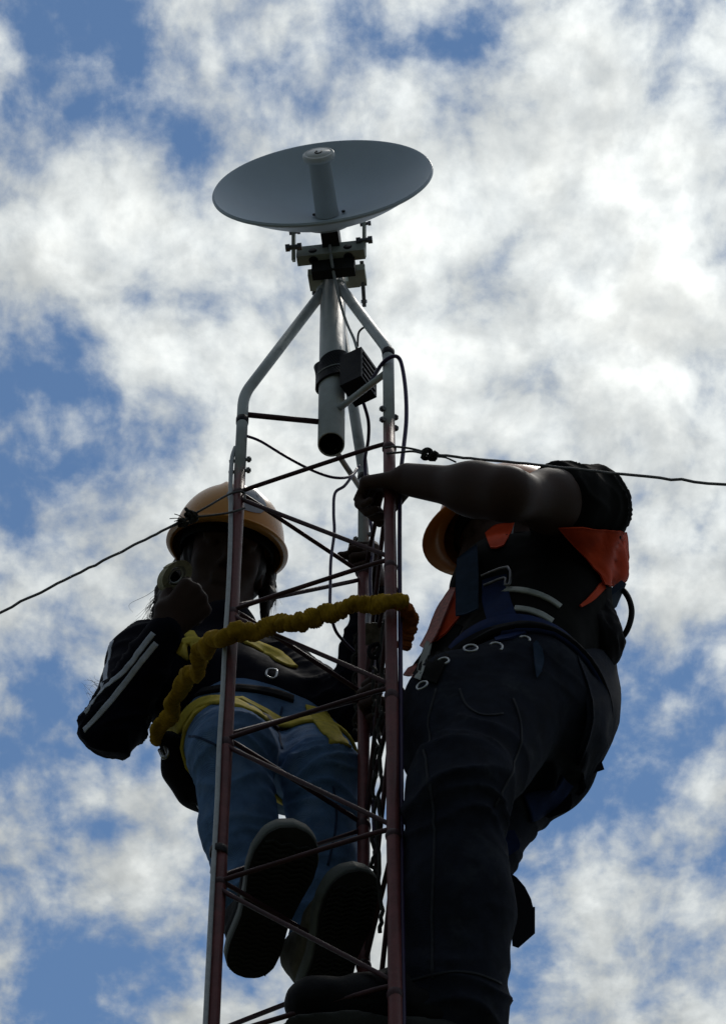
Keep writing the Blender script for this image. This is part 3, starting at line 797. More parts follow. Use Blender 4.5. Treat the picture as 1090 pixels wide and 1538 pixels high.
def add_head(vol, c, hx, hy, hz):
    E3 = (hx, hy, hz)
    P = lambda x, y, z: c + hx * x + hy * y + hz * z
    vol.ell(P(0, -.008, .028), E3, (.074, .096, .088), .03)
    vol.ell(P(0, .028, -.030), E3, (.062, .066, .082), .03)
    vol.ell(P(0, .058, -.098), E3, (.030, .026, .022), .025)           # chin
    for s in (-1, 1):
        vol.cone(P(.052 * s, -.002, -.055), P(.020 * s, .058, -.096), .020, .018, .02)     # jaw line
        vol.ell(P(.042 * s, .062, -.018), E3, (.022, .020, .020), .02)                       # cheek bone
        vol.ell(P(.034 * s, .088, .012), E3, (.015, .012, .010), .006, True)                 # eye socket
        vol.ell(P(.034 * s, .076, .010), E3, (.012, .0125, .011), .003)                      # eye ball
        vol.cone(P(.012 * s, .092, .030), P(.052 * s, .076, .028), .008, .006, .012)         # brow
        vol.ell(P(.078 * s, -.010, -.008), (hx, unit(hy + hz * .2), unit(hz - hy * .2)), (.010, .019, .031), .006)   # ear
        vol.ell(P(.083 * s, -.006, -.006), E3, (.005, .009, .016), .004, True)
        vol.ell(P(.010 * s, .098, -.036), E3, (.009, .010, .008), .006)                      # nostril wing
    vol.cone(P(0, .090, .020), P(0, .112, -.028), .008, .012, .010)                          # nose
    vol.cone(P(-.020, .086, -.060), P(.020, .086, -.060), .0065, .0065, .006)                # lips
    vol.cone(P(-.017, .084, -.072), P(.017, .084, -.072), .0075, .0075, .006)
    vol.cone(P(-.020, .096, -.0655), P(.020, .096, -.0655), .0025, .0025, .002, None, True)
def hard_hat(parent, c, hx, hy, hz, mats, ridges=3):
    """moulded shell with a rim all round, a peak in front and a cradle inside; returns the shell"""
    seg, rows = 72, 20; v, f = [], []
    def pt(a, t, off=0.):
        # a: angle round the head (0 = front), t: 0 rim .. 1 crown
        ca, sa = math.cos(a), math.sin(a)
        rx, ry, rz = .116 + off, (.142 if ca > 0 else .146) + off, .128 + off
        e = (t * math.pi / 2); cr = math.cos(e) ** .80; sr = math.sin(e) ** .95
        p = np.array([sa * rx * cr, ca * ry * cr, sr * rz])
        # raised ribs along the crown
        rib = 0.
        for o in (-.030, 0, .030): rib += .0055 * math.exp(-((p[0] - o) / .007) ** 2)
        p[2] += rib * np.clip((t - .35) / .3, 0, 1)
        return p
    W = lambda p: c + hx * p[0] + hy * p[1] + hz * p[2]
    for off in (0., -.004):
        for r in range(rows + 1):
            for k in range(seg): v.append(W(pt(2 * math.pi * k / seg, r / rows * .985, off)))
    o2 = (rows + 1) * seg
    for r in range(rows):
        for k in range(seg):
            l = (k + 1) % seg
            f.append((r * seg + k, r * seg + l, (r + 1) * seg + l, (r + 1) * seg + k))
            f.append((o2 + r * seg + k, o2 + (r + 1) * seg + k, o2 + (r + 1) * seg + l, o2 + r * seg + l))
    f.append(tuple(rows * seg + k for k in range(seg))); f.append(tuple(o2 + rows * seg + k for k in range(seg))[::-1])
    me = bpy.data.meshes.new('shell'); me.from_pydata([tuple(x) for x in v], [], f); me.update()
    for p in me.polygons: p.use_smooth = True
    hat = link('hard_hat', me, mats[0], parent)
    v, f = [], []
    for k in range(seg):
        a = 2 * math.pi * k / seg; ca = math.cos(a)
        wid = .010 + .030 * max(0, ca) ** 3 * 1.0; drop = -.004 - .012 * max(0, ca) ** 2
        i0 = pt(a, 0, -.004); i1 = pt(a, .03, .0); d = unit(np.array([math.sin(a), ca, 0]))
        o = i1 + d * wid + np.array([0, 0, drop])
        v += [W(i1 + np.array([0, 0, .002])), W(o + np.array([0, 0, .0022])), W(o + np.array([0, 0, -.0022])), W(i0 + np.array([0, 0, -.004]))]
    for k in range(seg):
        l = (k + 1) % seg
        for q_ in range(4): f.append((k * 4 + q_, l * 4 + q_, l * 4 + (q_ + 1) % 4, k * 4 + (q_ + 1) % 4))
    me = bpy.data.meshes.new('brim'); me.from_pydata([tuple(x) for x in v], [], f); me.update()
    for p in me.polygons: p.use_smooth = True
    link('brim', me, mats[0], hat)
    # headband and crown straps inside
    ring = [W(np.array([math.sin(a) * .096, math.cos(a) * .112, .004])) for a in np.linspace(0, 2 * np.pi, 40, endpoint=False)]
    band('headband', ring, .028, .002, mats[1], hat, wdir=hz)
    for a in (.6, 2.2, 3.9, 5.4):
        q_ = [W(np.array([math.sin(a) * .104 * math.cos(e), math.cos(a) * .122 * math.cos(e), .012 + .095 * math.sin(e)])) for e in np.linspace(0, 1.5, 8)]
        band('cradle_strap', q_, .018, .0015, mats[1], hat, wdir=np.cross(hz, W(np.array([math.sin(a), math.cos(a), 0])) - c), closed=False)
    return hat, pt, W

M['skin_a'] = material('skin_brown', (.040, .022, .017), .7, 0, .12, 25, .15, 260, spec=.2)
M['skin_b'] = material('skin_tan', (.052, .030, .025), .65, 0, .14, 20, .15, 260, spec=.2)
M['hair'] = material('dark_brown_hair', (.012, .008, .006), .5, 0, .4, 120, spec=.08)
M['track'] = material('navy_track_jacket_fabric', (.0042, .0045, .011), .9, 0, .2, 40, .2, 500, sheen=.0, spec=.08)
M['stripe'] = material('white_stripe_tape', (.46, .50, .60), .8, 0, .12, 60, .2, 500)
M['jeans'] = material('blue_denim', (.088, .165, .310), .9, 0, .18, 35, .35, 600, col2=(.130, .215, .360), lo=.47, hi=.68, weave=260, spec=.08)
M['seam'] = material('denim_seam', (.030, .050, .100), .9, 0, .2, 60, spec=.08)
M['dark_seam'] = material('dark_denim_seam', (.021, .024, .032), .9, 0, .3, 90, .4, 500)
M['dark_jeans'] = material('dark_navy_denim', (.015, .018, .029), .9, 0, .3, 30, .4, 500, col2=(.030, .035, .046), lo=.52, hi=.72, weave=260, spec=.08)
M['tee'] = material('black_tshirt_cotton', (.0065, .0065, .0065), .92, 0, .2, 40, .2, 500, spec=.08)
M['vest'] = material('orange_red_vest_fabric', (.56, .060, .018), .75, 0, .10, 25, .25, 400, spec=.08)
M['vest_trim'] = material('dark_vest_binding', (.02, .015, .03), .8, spec=.08)
M['reflect'] = material('grey_reflective_tape', (.32, .35, .34), .45, 0, .12, 80, .2, 700)
M['mesh_red'] = material('faded_red_reflective_edge', (.40, .13, .11), .55, 0, .35, 160, .4, 600)
M['hat_a'] = material('amber_hard_hat_plastic', (.60, .27, .055), .30, 0, .06, 8, .03, 60, spec=.5)
M['hat_b'] = material('orange_hard_hat_plastic', (.60, .17, .018), .32, 0, .06, 8, .03, 60, spec=.5)
M['cradle'] = material('black_cradle', (.012, .012, .012), .7, spec=.08)
M['yellow_web'] = material('yellow_webbing', (.48, .385, .06), .85, 0, .15, 60, .4, 500, spec=.08)
M['lanyard'] = material('golden_yellow_elastic_sleeve', (.34, .205, .018), .85, 0, .22, 55, .6, 240, spec=.08)
M['lanyard_end'] = material('orange_elastic_sleeve', (.30, .090, .022), .85, 0, .22, 55, .6, 240, spec=.08)
M['navy_web'] = material('navy_webbing', (.018, .031, .095), .85, 0, .15, 60, .4, 500, spec=.08)
M['teal_web'] = material('slate_blue_webbing', (.026, .044, .078), .85, 0, .15, 60, .4, 500, spec=.08)
M['black_web'] = material('black_webbing', (.010, .010, .013), .85, 0, .2, 60, .4, 500, spec=.08)
M['chrome'] = material('zinc_plated_steel', (.42, .44, .46), .32, .9, .15, 60)
M['sole'] = material('black_rubber_sole', (.020, .022, .021), .7, 0, .25, 40, .3, 200, spec=.3)
M['foxing'] = material('grey_rubber_edge', (.095, .108, .103), .75, 0, .15, 40, .2, 200)
M['shoe'] = material('dark_canvas_upper', (.018, .019, .022), .9, 0, .25, 60, .3, 500, spec=.08)
M['shoe_grey'] = material('grey_canvas_panel', (.15, .145, .125), .9, 0, .2, 50, .3, 400, spec=.08)
M['roll'] = material('olive_beige_webbing', (.32, .30, .20), .85, 0, .2, 120, .5, 500, spec=.08)
M['boot'] = material('black_leather', (.008, .008, .010), .55, 0, .3, 30, .3, 150, spec=.08)
M['sticker'] = material('worn_grey_sticker', (.33, .35, .42), .5, 0, .15, 30, .1, 200, col2=(.07, .08, .13), lo=.57, hi=.64)
M['eye'] = material('eye_white', (.10, .085, .075), .3)

# ================================================================== the climber behind the left side of the tower, facing the camera
A = {k: at(*p) for k, p in dict(
    rank=(372, 1372, 3.97), lank=(482, 1425, 4.02), rkn=(350, 1132, 3.93), lkn=(486, 1172, 3.98), rhip=(348, 1112, 4.15), lhip=(456, 1130, 4.21),
    neck=(338, 955, 4.23), rsh=(217, 985, 4.17), lsh=(418, 1010, 4.26), rel=(170, 1091, 4.13), rwr=(250, 942, 3.99), lel=(524, 1068, 4.13), lwr=(567, 884, 3.995), head=(336, 851, 4.21)).items()}
A['hip'] = (A['rhip'] + A['lhip']) / 2
A['chest'] = (A['rsh'] + A['lsh']) / 2 + V(0, -.01, -.09)
wa = unit(A['lsh'] - A['rsh']); wh = unit(A['lhip'] - A['rhip'])
pa = empty('person', A['rank'] - V(0, 0, .12), 'person in amber hard hat, striped navy jacket and blue jeans holding a webbing roll', 'person')
hxA, hyA, hzA = head_axes(V(.16, -.90, -.46), V(.14, -.35, .90))
body = Vol(.0042)
add_head(body, A['head'], hxA, hyA, hzA)
body.cone(A['head'] - hzA * .07 - hyA * .015, A['neck'] - V(0, 0, .03), .052, .058, .03)
body.cone(A['chest'], A['hip'], .085, .085, .05, (wa, 1.4))
body.cone(A['rsh'], A['lsh'], .045, .045, .04)
for s in 'rl':
    body.cone(A[s + 'sh'], A[s + 'el'], .042, .036, .02); body.cone(A[s + 'el'], A[s + 'wr'], .037, .026, .015)
    body.cone(A[s + 'hip'], A[s + 'kn'], .070, .050, .03); body.cone(A[s + 'kn'], A[s + 'ank'], .048, .034, .02)
# right hand in front of the chin, closed round a roll of webbing; thumb side up
fR = unit(at(305, 885, 3.955) - A['rwr'])
rk, rt = hand(body, A['rwr'], fR, unit(V(-.35, .75, .35)), -1, (1.15, 1.5, 1.0), 1.04, (.75, .35, .55))
fL = unit(at(553, 848, 3.968) - A['lwr'])
lk, lt = hand(body, A['lwr'], V(-.13, -.95, .22), V(-.97, .12, .05), 1, (1.45, 1.5, .9), .92, (.85, .05, .6), tcurl=.9)
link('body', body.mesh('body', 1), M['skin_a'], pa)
for s in (-1, 1):
    lathe('eye', A['head'] + hxA * .034 * s + hyA * .0768 + hzA * .009, hyA, [(.0085, 0), (.0075, .006), (.004, .0095), (0, .0105)], M['eye'], pa, 14)
# jacket
jk = Vol(.006)
jk.cone(A['chest'], A['hip'] + V(0, 0, .075), .108, .102, .05, (wa, 1.36))
jk.cone(A['rsh'] + V(0, 0, -.005), A['lsh'] + V(0, 0, -.005), .060, .062, .05)
jk.cone(A['neck'] - V(0, 0, .05), A['neck'] + V(0, -.01, -.005), .074, .068, .03)
jk.cone(A['rsh'], A['rel'], .064, .056, .03); jk.cone(A['rel'], A['rwr'] - unit(A['rwr'] - A['rel']) * .012, .056, .041, .028)
jk.cone(A['lsh'], A['lel'], .062, .054, .03); jk.cone(A['lel'], A['lwr'] - unit(A['lwr'] - A['lel']) * .015, .053, .038, .028)
jf = fold_fn([(A['rsh'], A['rel'], 26, 1.), (A['rel'], A['rwr'], 28, 1.), (A['lsh'], A['lel'], 26, 1.), (A['lel'], A['lwr'], 28, 1.), (A['chest'], A['hip'], 14, .8)], .0075)
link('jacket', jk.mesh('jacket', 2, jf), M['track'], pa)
jn = Vol(.0055)
jn.ell(A['hip'] + V(0, .005, -.005), (wh, V(-wh[1], wh[0], 0), Z_), (.168, .108, .115), .04)
jn.cone(A['hip'] + V(0, 0, .0), A['hip'] + V(0, -.005, .085), .088, .084, .04, (wh, 1.45))
for s in 'rl':
    jn.cone(A[s + 'hip'] + V(0, 0, -.01), A[s + 'kn'], .094, .075 if s == 'r' else .068, .03)
    jn.cone(A[s + 'kn'], A[s + 'kn'] * .55 + A[s + 'ank'] * .45 + V(0, .012, 0), .074 if s == 'r' else .067, .066 if s == 'r' else .061, .025)
    jn.cone(A[s + 'kn'] * .55 + A[s + 'ank'] * .45 + V(0, .012, 0), A[s + 'ank'] + V(0, 0, .02), .064 if s == 'r' else .059, .050, .025)
jnf = fold_fn([(A['rhip'], A['rkn'], 20, .7), (A['rkn'], A['rank'], 24, 1.1), (A['lhip'], A['lkn'], 20, .7), (A['lkn'], A['lank'], 24, 1.1)], .0105)
jeans = link('jeans', jn.mesh('jeans', 2, jnf), M['jeans'], pa)
bvA = bvh_of(jk, jn); bvJ = bvh_of(jk); bvN = bvh_of(jn)
# stripes down the raised sleeve
for px in ([(172, 950), (161, 999), (156, 1030), (148, 1045)], [(231, 951), (212, 975), (192, 1003), (160, 1032), (137, 1058), (130, 1072)], [(235, 966), (214, 992), (195, 1017), (162, 1059), (138, 1086), (127, 1097)]):
    strap_px('sleeve_stripe', bvJ, px, .0115, .0008, M['stripe'], pa, lift=.0012)
# seam lines of the jeans
strap_px('seam', bvN, [(284, 1106), (300, 1108), (318, 1116), (330, 1122)], .004, .0008, M['seam'], jeans, lift=.0008)
strap_px('seam', bvN, [(424, 1062), (420, 1080), (418, 1100), (424, 1125)], .004, .0008, M['seam'], jeans, lift=.0008)
strap_px('seam', bvN, [(500, 1180), (505, 1215), (503, 1250), (492, 1300)], .004, .0008, M['seam'], jeans, lift=.0008)
# hair: cap under the hat, long locks behind the shoulder and loose strands
hr = Vol(.006)
hr.ell(A['head'] - hyA * .030 + hzA * .012, (hxA, hyA, hzA), (.086, .092, .094), .02)
def lock(p, r): 
    for a_, b_, r0, r1 in zip(p[:-1], p[1:], r[:-1], r[1:]): hr.cone(a_, b_, r0, r1, .012)
lock([at(285, 850, 4.30), at(258, 892, 4.25), at(250, 922, 4.21), at(240, 948, 4.19)], [.032, .030, .024, .014])
lock([at(398, 860, 4.28), at(402, 895, 4.25), at(396, 930, 4.24)], [.022, .014, .006])
lock([at(300, 880, 4.33), at(280, 960, 4.34), at(262, 1040, 4.36)], [.035, .04, .03])
link('hair', hr.mesh('hair', 1, lambda v, n_: ridge(v, (60, 60, 9)) * .004), M['hair'], pa)
rs = random.Random(4); sv = bmesh.new()
def strand(p, r0):
    path = catmull(p, 5); T, N_, B_ = frames(path); prev = None; m = len(path)
    for i in range(m):
        r = r0 * (1 - .75 * i / (m - 1)); rg = [sv.verts.new(tuple(path[i] + r * (math.cos(t) * N_[i] + math.sin(t) * B_[i]))) for t in (0, 2.09, 4.19)]
        if prev:
            for k in range(3): sv.faces.new((prev[k], prev[(k + 1) % 3], rg[(k + 1) % 3], rg[k]))
        prev = rg
for _ in range(340):
    x0, y0 = rs.uniform(240, 264), rs.uniform(872, 900); dx_, L_ = rs.gauss(-9, 11), rs.uniform(35, 68)
    strand([at(x0, y0, 4.24), at(x0 + dx_ * .35 + rs.gauss(0, 4), y0 + L_ * .35, 4.22), at(x0 + dx_ * .8 + rs.gauss(0, 5), y0 + L_ * .7, 4.2), at(x0 + dx_ + rs.gauss(0, 7), y0 + L_, 4.19)], .0007)
for _ in range(60):
    x0, y0 = rs.uniform(402, 412), rs.uniform(862, 885); L_ = rs.uniform(25, 55); dx_ = rs.gauss(0, 6)
    strand([at(x0, y0, 4.27), at(x0 + dx_ * .4 + 3, y0 + L_ * .5, 4.26), at(x0 + dx_, y0 + L_, 4.25)], .0006)
for _ in range(40):        # ends of the long hair behind the elbow and at the back of the sleeve
    x0, y0 = rs.uniform(196, 226), rs.uniform(1082, 1094); L_ = rs.uniform(8, 20)
    strand([at(x0, y0 - 20, 4.30), at(x0 - 2, y0, 4.30), at(x0 + rs.gauss(-5, 4), y0 + L_, 4.30)], .0008)
for _ in range(18):
    x0, y0 = rs.uniform(134, 150), rs.uniform(1020, 1062); 
    strand([at(x0 + 14, y0 + 8, 4.2), at(x0 + rs.gauss(0, 3), y0 + rs.gauss(0, 4), 4.2), at(x0 - rs.uniform(2, 14), y0 + rs.gauss(-4, 8), 4.2)], .0005)
link('loose_hair', from_bm('loose_hair', sv, True), M['hair'], pa)['kind'] = 'stuff'
# hard hat with a worn sticker in front
hat, hpt, hW = hard_hat(pa, A['head'] + hzA * .040 - hyA * .004, hxA, hyA, hzA, (M['hat_a'], M['cradle']))
sv = bmesh.new(); NS, NR = 16, 10; grid = []
for i in range(NS + 1):
    row = []
    for j in range(NR + 1):
        u_, v_ = i / NS * 2 - 1, j / NR * 2 - 1
        k_ = math.sqrt(max(0, 1 - .45 * v_ * v_)) * (1 - .10 * abs(v_)); m_ = math.sqrt(max(0, 1 - .35 * u_ * u_))
        p = hpt(-.16 + u_ * .42 * k_, .33 + v_ * .19 * m_, .0012); row.append(sv.verts.new(tuple(hW(p))))
    grid.append(row)
for i in range(NS):
    for j in range(NR): sv.faces.new((grid[i][j], grid[i + 1][j], grid[i + 1][j + 1], grid[i][j + 1]))
link('sticker', from_bm('sticker', sv, True), M['sticker'], hat)
# shoes seen from below
def shoe(parent, heel, toe, ank, upv, width=.094, umat=None):
    fx = unit(toe - heel); L = np.linalg.norm(toe - heel); upv = unit(upv - fx * (upv @ fx)); sx = np.cross(fx, upv)
    out = [(0, 0), (.006, .24), (.02, .42), (.05, .60), (.10, .74), (.2, .80), (.38, .74), (.55, .84), (.70, .99), (.82, .98), (.92, .80), (.96, .60), (.985, .38), (1.0, 0)]
    def side(t):
        xs = [o[0] for o in out]; return np.interp(t, xs, [o[1] for o in out])
    n = 36; ring = []
    ts = (1 - np.cos(np.linspace(0, np.pi, n))) / 2
    for t in ts: ring.append((t, side(t) * width / 2))
    for t in ts[::-1][1:-1]: ring.append((t, -side(t) * width / 2))
    def P(t, s, z): return heel + fx * L * t + sx * s + upv * (z + .012 * max(0, t - .7) ** 2 * 10)
    bm = bmesh.new()
    def loop(z, sc): return [bm.verts.new(tuple(P((t - .5) * (1 + (sc - 1) * .35) + .5, s * sc, z))) for t, s in ring]
    lo_, hi_ = loop(.002, .97), loop(.006, 1.0); up1 = loop(.026, 1.0); up2 = loop(.028, .95)
    for a_, b_ in ((lo_, hi_), (hi_, up1), (up1, up2)):
        for k in range(len(a_)):
            l = (k + 1) % len(a_); bm.faces.new((a_[k], a_[l], b_[l], b_[k]))
    bm.faces.new(lo_[::-1]); bm.faces.new(up2)
    sh = link('shoe', from_bm('shoe', bm, True), M['foxing'], parent)
    # outsole with raised chevron tread
    bm = bmesh.new()
    c_ = [bm.verts.new(tuple(P((t - .5) * .985 + .5, s * .965, -.001))) for t, s in ring]; d_ = [bm.verts.new(tuple(P((t - .5) * .99 + .5, s * .98, .004))) for t, s in ring]
    bm.faces.new(c_[::-1])
    for k in range(len(c_)):
        l = (k + 1) % len(c_); bm.faces.new((c_[k], c_[l], d_[l], d_[k]))
    for k in range(26):
        t0 = .06 + k * .033
        if .40 < t0 < .50: continue
        m_ = 13; prev = None
        for i in range(m_):
            u_ = (i / (m_ - 1)) * 2 - 1; w_ = side(np.clip(t0, 0, 1)) * width / 2 * .86
            zig = .020 * (abs(((u_ * 1.5 + 1) % 1.0) - .5) * 2 - .5)
            a_ = [bm.verts.new(tuple(P(t0 + zig + o, u_ * w_, -.0036 if o_i in (1, 2) else -.0005))) for o_i, o in enumerate((-.0085, -.0055, .0055, .0085))]
            if prev:
                for q_ in range(3): bm.faces.new((prev[q_], prev[q_ + 1], a_[q_ + 1], a_[q_]))
            prev = a_
    link('outsole', from_bm('outsole', bm), M['sole'], sh)
    up_ = Vol(.0045)
    up_.cone(P(.82, 0, .036), P(.55, 0, .046), .030, .036, .02, (sx, 1.25)); up_.cone(P(.55, 0, .046), P(.22, 0, .052), .036, .036, .02, (sx, 1.1))
    up_.cone(P(.18, 0, .050), P(.16, 0, .095), .036, .036, .02); up_.cone(P(.5, 0, .055), P(.22, 0, .095), .030, .036, .02)
    up_.cut(P(.5, 0, .024), -upv)
    link('upper', up_.mesh('upper', 1, lambda v, n_: nz(v, 60.) * .0015), umat or M['shoe'], sh)
    return sh, P
s1, P1 = shoe(pa, at(368, 1470, 3.95), at(445, 1245, 3.69), A['rank'], V(-.10, .05, 1), .116)
s2, P2 = shoe(pa, at(478, 1520, 4.0), at(543, 1311, 3.75), A['lank'], V(-.42, .05, 1), .116, M['shoe_grey'])
# harness: leg loops, side bands, chest band and seat pad
def between(a, b, t): return a + (b - a) * t
strap_ring('leg_loop', bvN, between(A['lhip'], A['lkn'], .40), A['lkn'] - A['lhip'] + V(-.05, 0, -.02), .052, .003, M['yellow_web'], pa)
strap_px('hip_strap', bvA, [(258, 1122), (270, 1094), (290, 1066), (318, 1054), (345, 1055), (372, 1066), (392, 1074)], .044, .003, M['yellow_web'], pa)
strap_px('side_strap', bvA, [(474, 1066), (486, 1085), (500, 1104), (512, 1118)], .044, .003, M['yellow_web'], pa)
strap_px('chest_strap', bvA, [(362, 962), (384, 972), (408, 986), (430, 1002)], .050, .003, M['yellow_web'], pa)
strap_px('chest_strap', bvA, [(283, 951), (291, 965), (300, 982), (306, 1000)], .022, .003, M['yellow_web'], pa)
strap_px('chest_strap', bvA, [(268, 972), (280, 966), (292, 964), (302, 968)], .024, .003, M['yellow_web'], pa)
strap_px('waist_strap', bvA, [(300, 1042), (330, 1036), (370, 1036), (410, 1042), (440, 1052)], .022, .003, M['black_web'], pa)
strap_px('crotch_strap', bvN, [(392, 1074), (410, 1088), (430, 1096)], .026, .003, M['black_web'], pa)
sp_ = Vol(.006)
for a_, b_ in (((258, 1118, 4.12), (266, 1160, 4.16)), ((266, 1160, 4.16), (286, 1190, 4.20)), ((286, 1190, 4.20), (312, 1205, 4.24))):
    sp_.cone(at(*a_), at(*b_), .022, .024, .02, (unit(V(.2, .9, .5)), 2.2))
link('seat_pad', sp_.mesh('seat_pad', 1), M['black_web'], pa)
tube('adjuster_buckle', [at(x, y, 4.20) for x, y in ((294, 1206), (304, 1202), (310, 1210), (300, 1216))], .0022, M['chrome'], pa, 6, closed=True)
h_ = hit(bvA, 408, 1016)
if h_ is not None:
    c_, n_ = h_; tr = unit(np.cross(n_, V(0, 0, 1))); ur = np.cross(tr, n_)
    tube('ring_buckle', [c_ + n_ * .006 + tr * x + ur * y for x, y in ((-.009, .014), (.007, .014), (.011, -.004), (.004, -.014), (-.006, -.012))], .0022, M['chrome'], pa, 8, closed=True, n=4)

# roll of webbing held in the raised hand
rc = at(262, 866, 3.965); wb = empty('webbing_roll', rc, 'small roll of olive beige webbing held up in a fist beside the amber hat', 'webbing roll')
ax_v = unit(-ray(262, 866) + V(.25, 0, .1)); u1 = unit(np.cross(ax_v, V(.5, 0, 1))); u2 = np.cross(ax_v, u1)
sp = []
for t in np.linspace(0, 5 * 2 * math.pi, 150):
    r = .0165 + .0022 * t / (2 * math.pi)
    sp.append(rc + r * 1.0 * math.cos(t) * (u1 * .85) + r * 1.25 * math.sin(t) * u2)
band('coil', sp, .040, .0014, M['roll'], wb, wdir=ax_v, closed=False)
tube('core', [rc + .0135 * (math.cos(t) * u1 * .8 + math.sin(t) * u2 * 1.15) + ax_v * .012 for t in np.linspace(0, 2 * math.pi, 24, endpoint=False)], .0026, M['chrome'], wb, 8, closed=True)
lathe('core_plug', rc - ax_v * .012, ax_v, [(0, .001), (.0125, .001), (.0135, 0), (0, -.004)], M['black_web'], wb, 20)

# ================================================================== the climber on the right side of the tower, side on, working with a bare arm
B = {k: at(*p) for k, p in dict(
    nhip=(782, 1040, 3.74), fhip=(772, 1156, 3.93), nsh=(882, 762, 3.70), fsh=(796, 985, 4.03), nkn=(682, 1196, 3.63), nank=(672, 1545, 3.75),
    fkn=(682, 1335, 3.90), fank=(650, 1640, 4.02), nel=(760, 742, 3.520), nwr=(612, 720, 3.605), head=(776, 814, 3.875)).items()}
B['hip'] = (B['nhip'] + B['fhip']) / 2; B['sh'] = (B['nsh'] + B['fsh']) / 2
FB = unit(V(-.987, -.16, 0)); LB = unit(V(.16, -.987, 0))          # forward and the wearer's left (towards the camera)
pb = empty('person', B['nank'] - V(0, 0, .1), 'person in orange hard hat, black shirt, orange vest and dark jeans reaching to the tower', 'person')
hxB, hyB, hzB = head_axes(V(-.95, -.08, -.26), V(-.26, -.04, .96))
body = Vol(.0038)
add_head(body, B['head'], hxB, hyB, hzB)
body.cone(B['head'] - hzB * .08 - hyB * .02, B['sh'] + FB * .02 + V(0, 0, .03), .054, .064, .03)
body.cone(B['sh'] + V(0, 0, -.08), B['hip'], .090, .095, .05, (LB, 1.4))
body.cone(B['nsh'], B['fsh'], .050, .050, .04)
body.cone(B['nsh'], between(B['nsh'], B['nel'], .45), .050, .049, .03)
body.cone(between(B['nsh'], B['nel'], .45), B['nel'], .049, .038, .05)
body.cone(B['nel'], between(B['nel'], B['nwr'], .32), .038, .039, .05)
body.cone(between(B['nel'], B['nwr'], .32), B['nwr'], .039, .030, .05)
# far arm hangs behind the tower leg, hidden by the torso
fe = at(735, 1105, 4.06); fw_ = at(628, 1092, 3.96)
body.cone(B['fsh'], fe, .050, .042, .02); body.cone(fe, fw_, .042, .028, .02)
hand(body, fw_, unit(FB + V(0, -.15, .1)), V(0, -1., -.2), -1, (.8, 1.1, .7))
for s in 'nf':
    body.cone(B[s + 'hip'], B[s + 'kn'], .075, .055, .03); body.cone(B[s + 'kn'], B[s + 'ank'], .052, .038, .02)
# near hand: fingers wrap the strut beside the back leg
fN = unit(at(572, 726, 3.635) - B['nwr'])
hand(body, B['nwr'], fN, unit(V(-.15, .78, -.62)), 1, (.95, 1.25, .8), 1.0, (.80, .25, .55), .10)
link('body', body.mesh('body', 1), M['skin_b'], pb)
hb_ = Vol(.006)
hb_.ell(B['head'] - hyB * .026 + hzB * .016, (hxB, hyB, hzB), (.080, .082, .086), .02)
link('hair', hb_.mesh('hair', 1, lambda v, n_: nz(v, 70.) * .003), M['hair'], pb)
# black T-shirt with the near sleeve
ts_ = Vol(.006)
ts_.cone(B['sh'] + V(0, 0, -.10) + FB * .03, between(B['hip'], B['sh'], .22) + FB * .03, .122, .128, .05, (LB, 1.28))
ts_.cone(B['nsh'] + V(0, 0, -.012), B['fsh'] + V(0, 0, -.012), .070, .068, .06)
ts_.cone(B['sh'] + FB * .03 + V(0, 0, .0), B['sh'] + FB * .06 + V(0, 0, .035), .078, .068, .03)
ts_.ell(at(745, 890, 3.82), (LB, FB, Z_), (.10, .085, .11), .05)
sl_e = between(B['nsh'], B['nel'], .30)
ts_.cone(B['nsh'], sl_e, .076, .074, .03)
ts_.cone(sl_e - unit(B['nel'] - B['nsh']) * .012, sl_e, .0775, .0775, .006)
ts_.cone(B['fsh'], between(B['fsh'], fe, .4), .07, .066, .03)
ts_.ell(B['nsh'] + V(-.035, .02, .058), (V(1, 0, 0), V(0, 1, 0), V(0, 0, 1)), (.045, .03, .030), .02)
ts_.cut(sl_e + unit(B['nel'] - B['nsh']) * .018, unit(B['nel'] - B['nsh']) + V(-.0, 0, 0)) if False else None
tf = fold_fn([(B['nsh'], sl_e, 30, 1.2), (B['sh'], B['hip'], 16, 1.), (B['nsh'], B['fsh'], 14, .6)], .009)
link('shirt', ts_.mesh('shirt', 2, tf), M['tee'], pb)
# dark jeans
dj = Vol(.006)
dj.ell(B['hip'] + V(.012, 0, .0), (LB, FB, Z_), (.172, .122, .130), .05)
dj.ell(B['hip'] - FB * .070 + V(0, -.045, -.020), (LB, FB, Z_), (.085, .075, .085), .05)
dj.ell(B['hip'] - FB * .070 + V(0, .050, -.010), (LB, FB, Z_), (.080, .070, .080), .05)
dj.cone(B['hip'] + V(0, 0, .02), B['hip'] + V(0, 0, .12), .116, .112, .05, (LB, 1.34))
dj.ell(at(690, 1060, 3.71), (LB, FB, Z_), (.090, .095, .100), .06); dj.ell(at(664, 1115, 3.70), (LB, FB, Z_), (.08, .075, .10), .06)
for s, kr in (('n', 1.), ('f', .86)):
    hp, kn_, an_ = B[s + 'hip'], B[s + 'kn'], B[s + 'ank']
    dj.cone(hp + V(0, 0, -.01), kn_, .104 * kr, .080 * kr, .045)
    dj.cone(kn_, between(kn_, an_, .5) + V(.008, 0, 0), .078 * kr, .086 * kr, .04)
    dj.cone(between(kn_, an_, .5) + V(.008, 0, 0), between(kn_, an_, .90), .086 * kr, .092 * kr, .04)
    dj.cone(between(kn_, an_, .90), between(kn_, an_, .93), .096 * kr, .096 * kr, .01)
dj.cut(between(B['nkn'], B['nank'], .955), V(0, 0, -1)) if False else None
